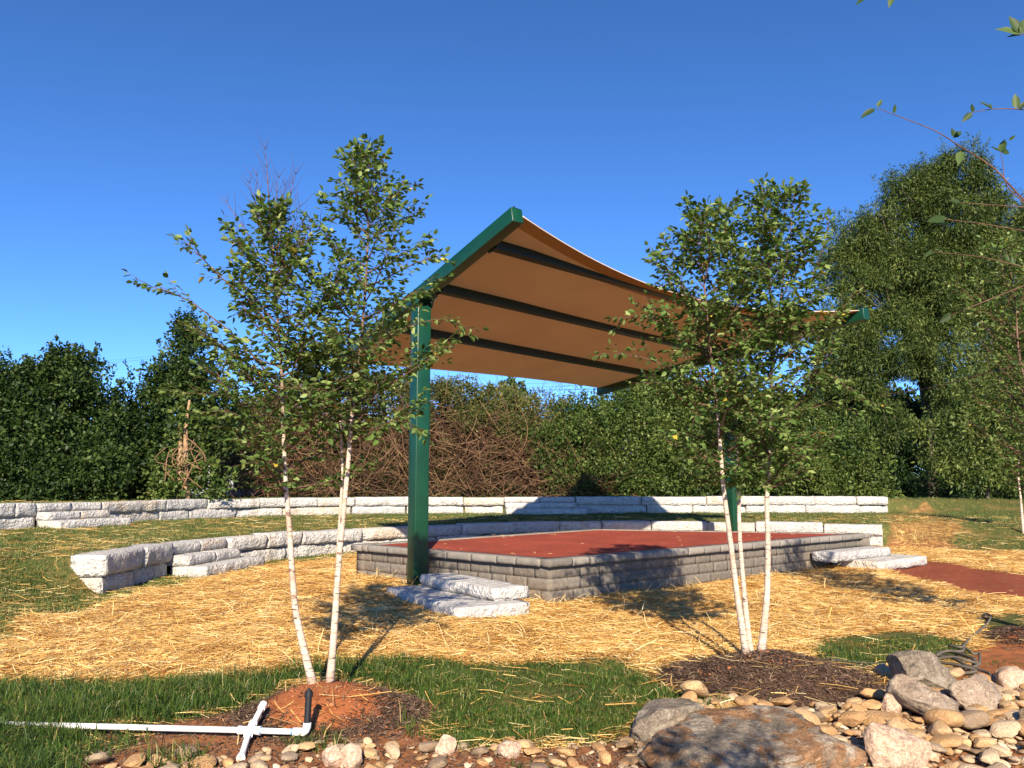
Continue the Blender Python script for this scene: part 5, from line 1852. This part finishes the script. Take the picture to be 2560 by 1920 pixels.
mb = MB()
mb.tube([c, left], r, 18); mb.tube([c, right_], r, 18); mb.tube([c, far_], r, 18); mb.tube([c, nearp], r, 18)
smooth_sharp(mb.build('pipe_runs', M['pvc'], pipe))
ft = MB(); pr2 = MB()
for e in (left, right_, far_, nearp):
    d = (e - c).normalized()
    ft.tube([c, c + d * .075], r * 1.38, 18)
    pr2.tube([c + d * .076, c + d * .088], r * 1.06, 18)
    ft.tube([c + d * .062, c + d * .078], r * 1.5, 18)
fx = smooth_sharp(ft.build('cross_fitting', M['pvc'], pipe))
smooth_sharp(pr2.build('primer_ring', M['primer'], fx))
el = MB(); d = (right_ - c).normalized()
upz = Vector((0.0, .10, 1)).normalized()
arc = [right_ - d * .05, right_, right_ + d * .02, right_ + d * .035 + upz * .012, right_ + d * .042 + upz * .035, right_ + d * .042 + upz * .06]
el.tube(arc, r * 1.4, 18)
eo = smooth_sharp(el.build('elbow', M['pvc'], pipe))
pr3 = MB(); pr3.tube([right_ - d * .066, right_ - d * .05], r * 1.07, 18); smooth_sharp(pr3.build('primer_ring', M['primer'], eo))
rb = right_ + d * .042 + upz * .055
rs = MB(); rs.tube([rb, rb + upz * .17], .022, 18); rs.tube([rb + upz * .168, rb + upz * .20], .029, 18); rs.tube([rb + upz * .199, rb + upz * .212], .022, 18); rs.tube([rb + upz * .211, rb + upz * .225], .009, 10)
for k in range(7): rs.tube([rb + upz * (.02 + .02 * k), rb + upz * (.027 + .02 * k)], .0232, 18)
smooth_sharp(rs.build('riser', M['black'], pipe))
cp = MB(); d = (far_ - c).normalized(); cp.tube([far_ - d * .05, far_, far_ + d * .008], [r * 1.35, r * 1.35, r * .9], 18); smooth_sharp(cp.build('end_cap', M['pvc'], pipe))
cp = MB(); d = (nearp - c).normalized(); cp.tube([nearp - d * .05, nearp - d * .03, nearp], [r * 1.02, r * 1.4, r * 1.4], 18); smooth_sharp(cp.build('coupling', M['pvc'], pipe))

# ------------------------------------------------------------------ tangled irrigation hose
hm_ = MB()
hz = lambda px, py, dz=.03: tuple(at_g(px, py, dz))
runs = [
    [(2478, 1700, .04), (2470, 1682, .05), (2430, 1668, .07), (2400, 1655, .09), (2372, 1640, .08), (2346, 1640, .05), (2350, 1630, .05), (2390, 1632, .08), (2440, 1650, .08)],
    [(2342, 1638, .06), (2365, 1628, .08), (2404, 1628, .10), (2412, 1620, .08), (2432, 1634, .07), (2448, 1634, .06), (2450, 1648, .06), (2448, 1660, .05)],
    [(2330, 1650, .03), (2380, 1642, .10), (2420, 1652, .09), (2446, 1660, .05), (2430, 1668, .04), (2390, 1672, .03), (2350, 1668, .03)],
    [(2372, 1614, .04), (2396, 1618, .06), (2408, 1616, .06), (2422, 1598, .04), (2440, 1584, .04), (2456, 1570, .05), (2470, 1556, .05), (2476, 1540, .05), (2464, 1534, .05), (2462, 1542, .04), (2480, 1546, .03)],
    [(2334, 1574, .03), (2352, 1566, .03), (2376, 1560, .03), (2396, 1552, .03), (2424, 1548, .03), (2456, 1547, .03)],
    [(2350, 1656, .05), (2400, 1664, .07), (2440, 1676, .05), (2420, 1682, .03), (2380, 1684, .03)],
]
for rn in runs:
    q = smooth_path([hz(*p) for p in rn], 46)
    hm_.tube(q, .0135, 7, random.random())
tag(hm_.build('hose', M['hose'], smooth=True), 'tangled black irrigation hose lying behind the grey boulder', 'hose')
h2 = MB()
q = smooth_path([hz(a, b, .012) for a, b in ((2030, 1628), (2062, 1645), (2120, 1660), (2190, 1668), (2240, 1690), (2275, 1704))], 40)
h2.tube(q, .0085, 6, .8)
q = smooth_path([hz(a, b, .02) for a, b in ((2075, 1648), (2150, 1656), (2220, 1660), (2300, 1668))], 30)
h2.tube(q, .008, 6, .6)
tag(h2.build('drip_tube', M['hose'], smooth=True), 'thin drip line running from the right mulch mound to the grey boulder', 'tube')

# ------------------------------------------------------------------ roadside things seen through the gaps
gr = at_y(560, 1231, 36.5)
g = empty('guardrail', (gr[0], gr[1], .9), 'grey steel guardrail glimpsed in the gap left of the vine thicket', 'guardrail')
mb = MB()
a = Vector(at_y(470, 1229, 36.5)); b = Vector(at_y(660, 1233, 36.5))
prof = [(-.15, 0), (-.11, -.07), (-.05, -.07), (0, -.01), (.05, -.07), (.11, -.07), (.15, 0)]
vs = []
for e in (a, b):
    for (z_, y_) in prof: vs.append((e.x, e.y + y_, e.z + z_))
    for (z_, y_) in prof[::-1]: vs.append((e.x, e.y + y_ + .006, e.z + z_))
m_ = len(prof) * 2
mb.add(vs, [[i, (i + 1) % m_, m_ + (i + 1) % m_, m_ + i] for i in range(m_)] + [list(range(m_))[::-1], list(range(m_, 2 * m_))])
mb.build('rail', M['galv'], g)
for px in (492, 600):
    q = Vector(at_y(px, 1231, 36.62)); pb = MB()
    pb.box((q.x, q.y, q.z - .3), (1, 0, 0), (0, 1, 0), (0, 0, 1), .10, .12, .95, .5, .01); pb.build('post', M['galv'], g)
q = Vector(at_y(520, 1232, 37.5)); mb = MB()
sp = empty('sign_post', (q.x, q.y, q.z - .5), 'slim grey metal post standing behind the guardrail', 'post')
mb.box((q.x, q.y, q.z + .45), (1, 0, 0), (0, 1, 0), (0, 0, 1), .09, .05, 1.95, .5, .008); mb.build('upright', M['galv'], sp)
pl = MB(); pl.box((q.x, q.y - .03, q.z + .2), (1, 0, 0), (0, 1, 0), (0, 0, 1), .12, .012, .16, .5, .003); pl.build('plate', M['galv'], sp)
q = Vector(at_y(577, 1208, 38.5)); mb = MB()
bx2 = empty('utility_box', (q.x, q.y, q.z - .6), 'small pale utility box standing beyond the guardrail', 'utility box')
mb.box((q.x, q.y, q.z), (1, 0, 0), (0, 1, 0), (0, 0, 1), .36, .3, .75, .5, .03); mb.build('case', M['galv'], bx2)
lid = MB(); lid.box((q.x, q.y, q.z + .4), (1, 0, 0), (0, 1, 0), (0, 0, 1), .42, .36, .06, .5, .02); lid.build('lid', M['galv'], bx2)

# overhead wires far behind
wires = [((700, 925, 70), (1100, 961, 70), (1540, 952, 72), 'uppermost overhead wire crossing the sky under the canopy edge', .010),
         ((700, 955, 70), (1100, 973, 70), (1700, 955, 72), 'middle overhead wire crossing the sky under the canopy', .010),
         ((700, 972, 70), (1150, 979, 70), (1900, 962, 72), 'lowest and thickest overhead wire under the canopy', .022),
         ((-100, 940, 70), (240, 904, 70), (480, 882, 70), 'faint upper overhead wire between the two left evergreens', .008),
         ((-100, 948, 70), (240, 910, 70), (480, 890, 70), 'faint lower overhead wire between the two left evergreens', .008)]
for a, b, c_, lab, rr in wires:
    mb = MB()
    mb.tube(smooth_path([at_y(*a), at_y(*b), at_y(*c_)], 24), rr, 5)
    o = mb.build('overhead_wire', M['wire']); recentre(o)
    tag(o, lab, 'wire', 'overhead wires')
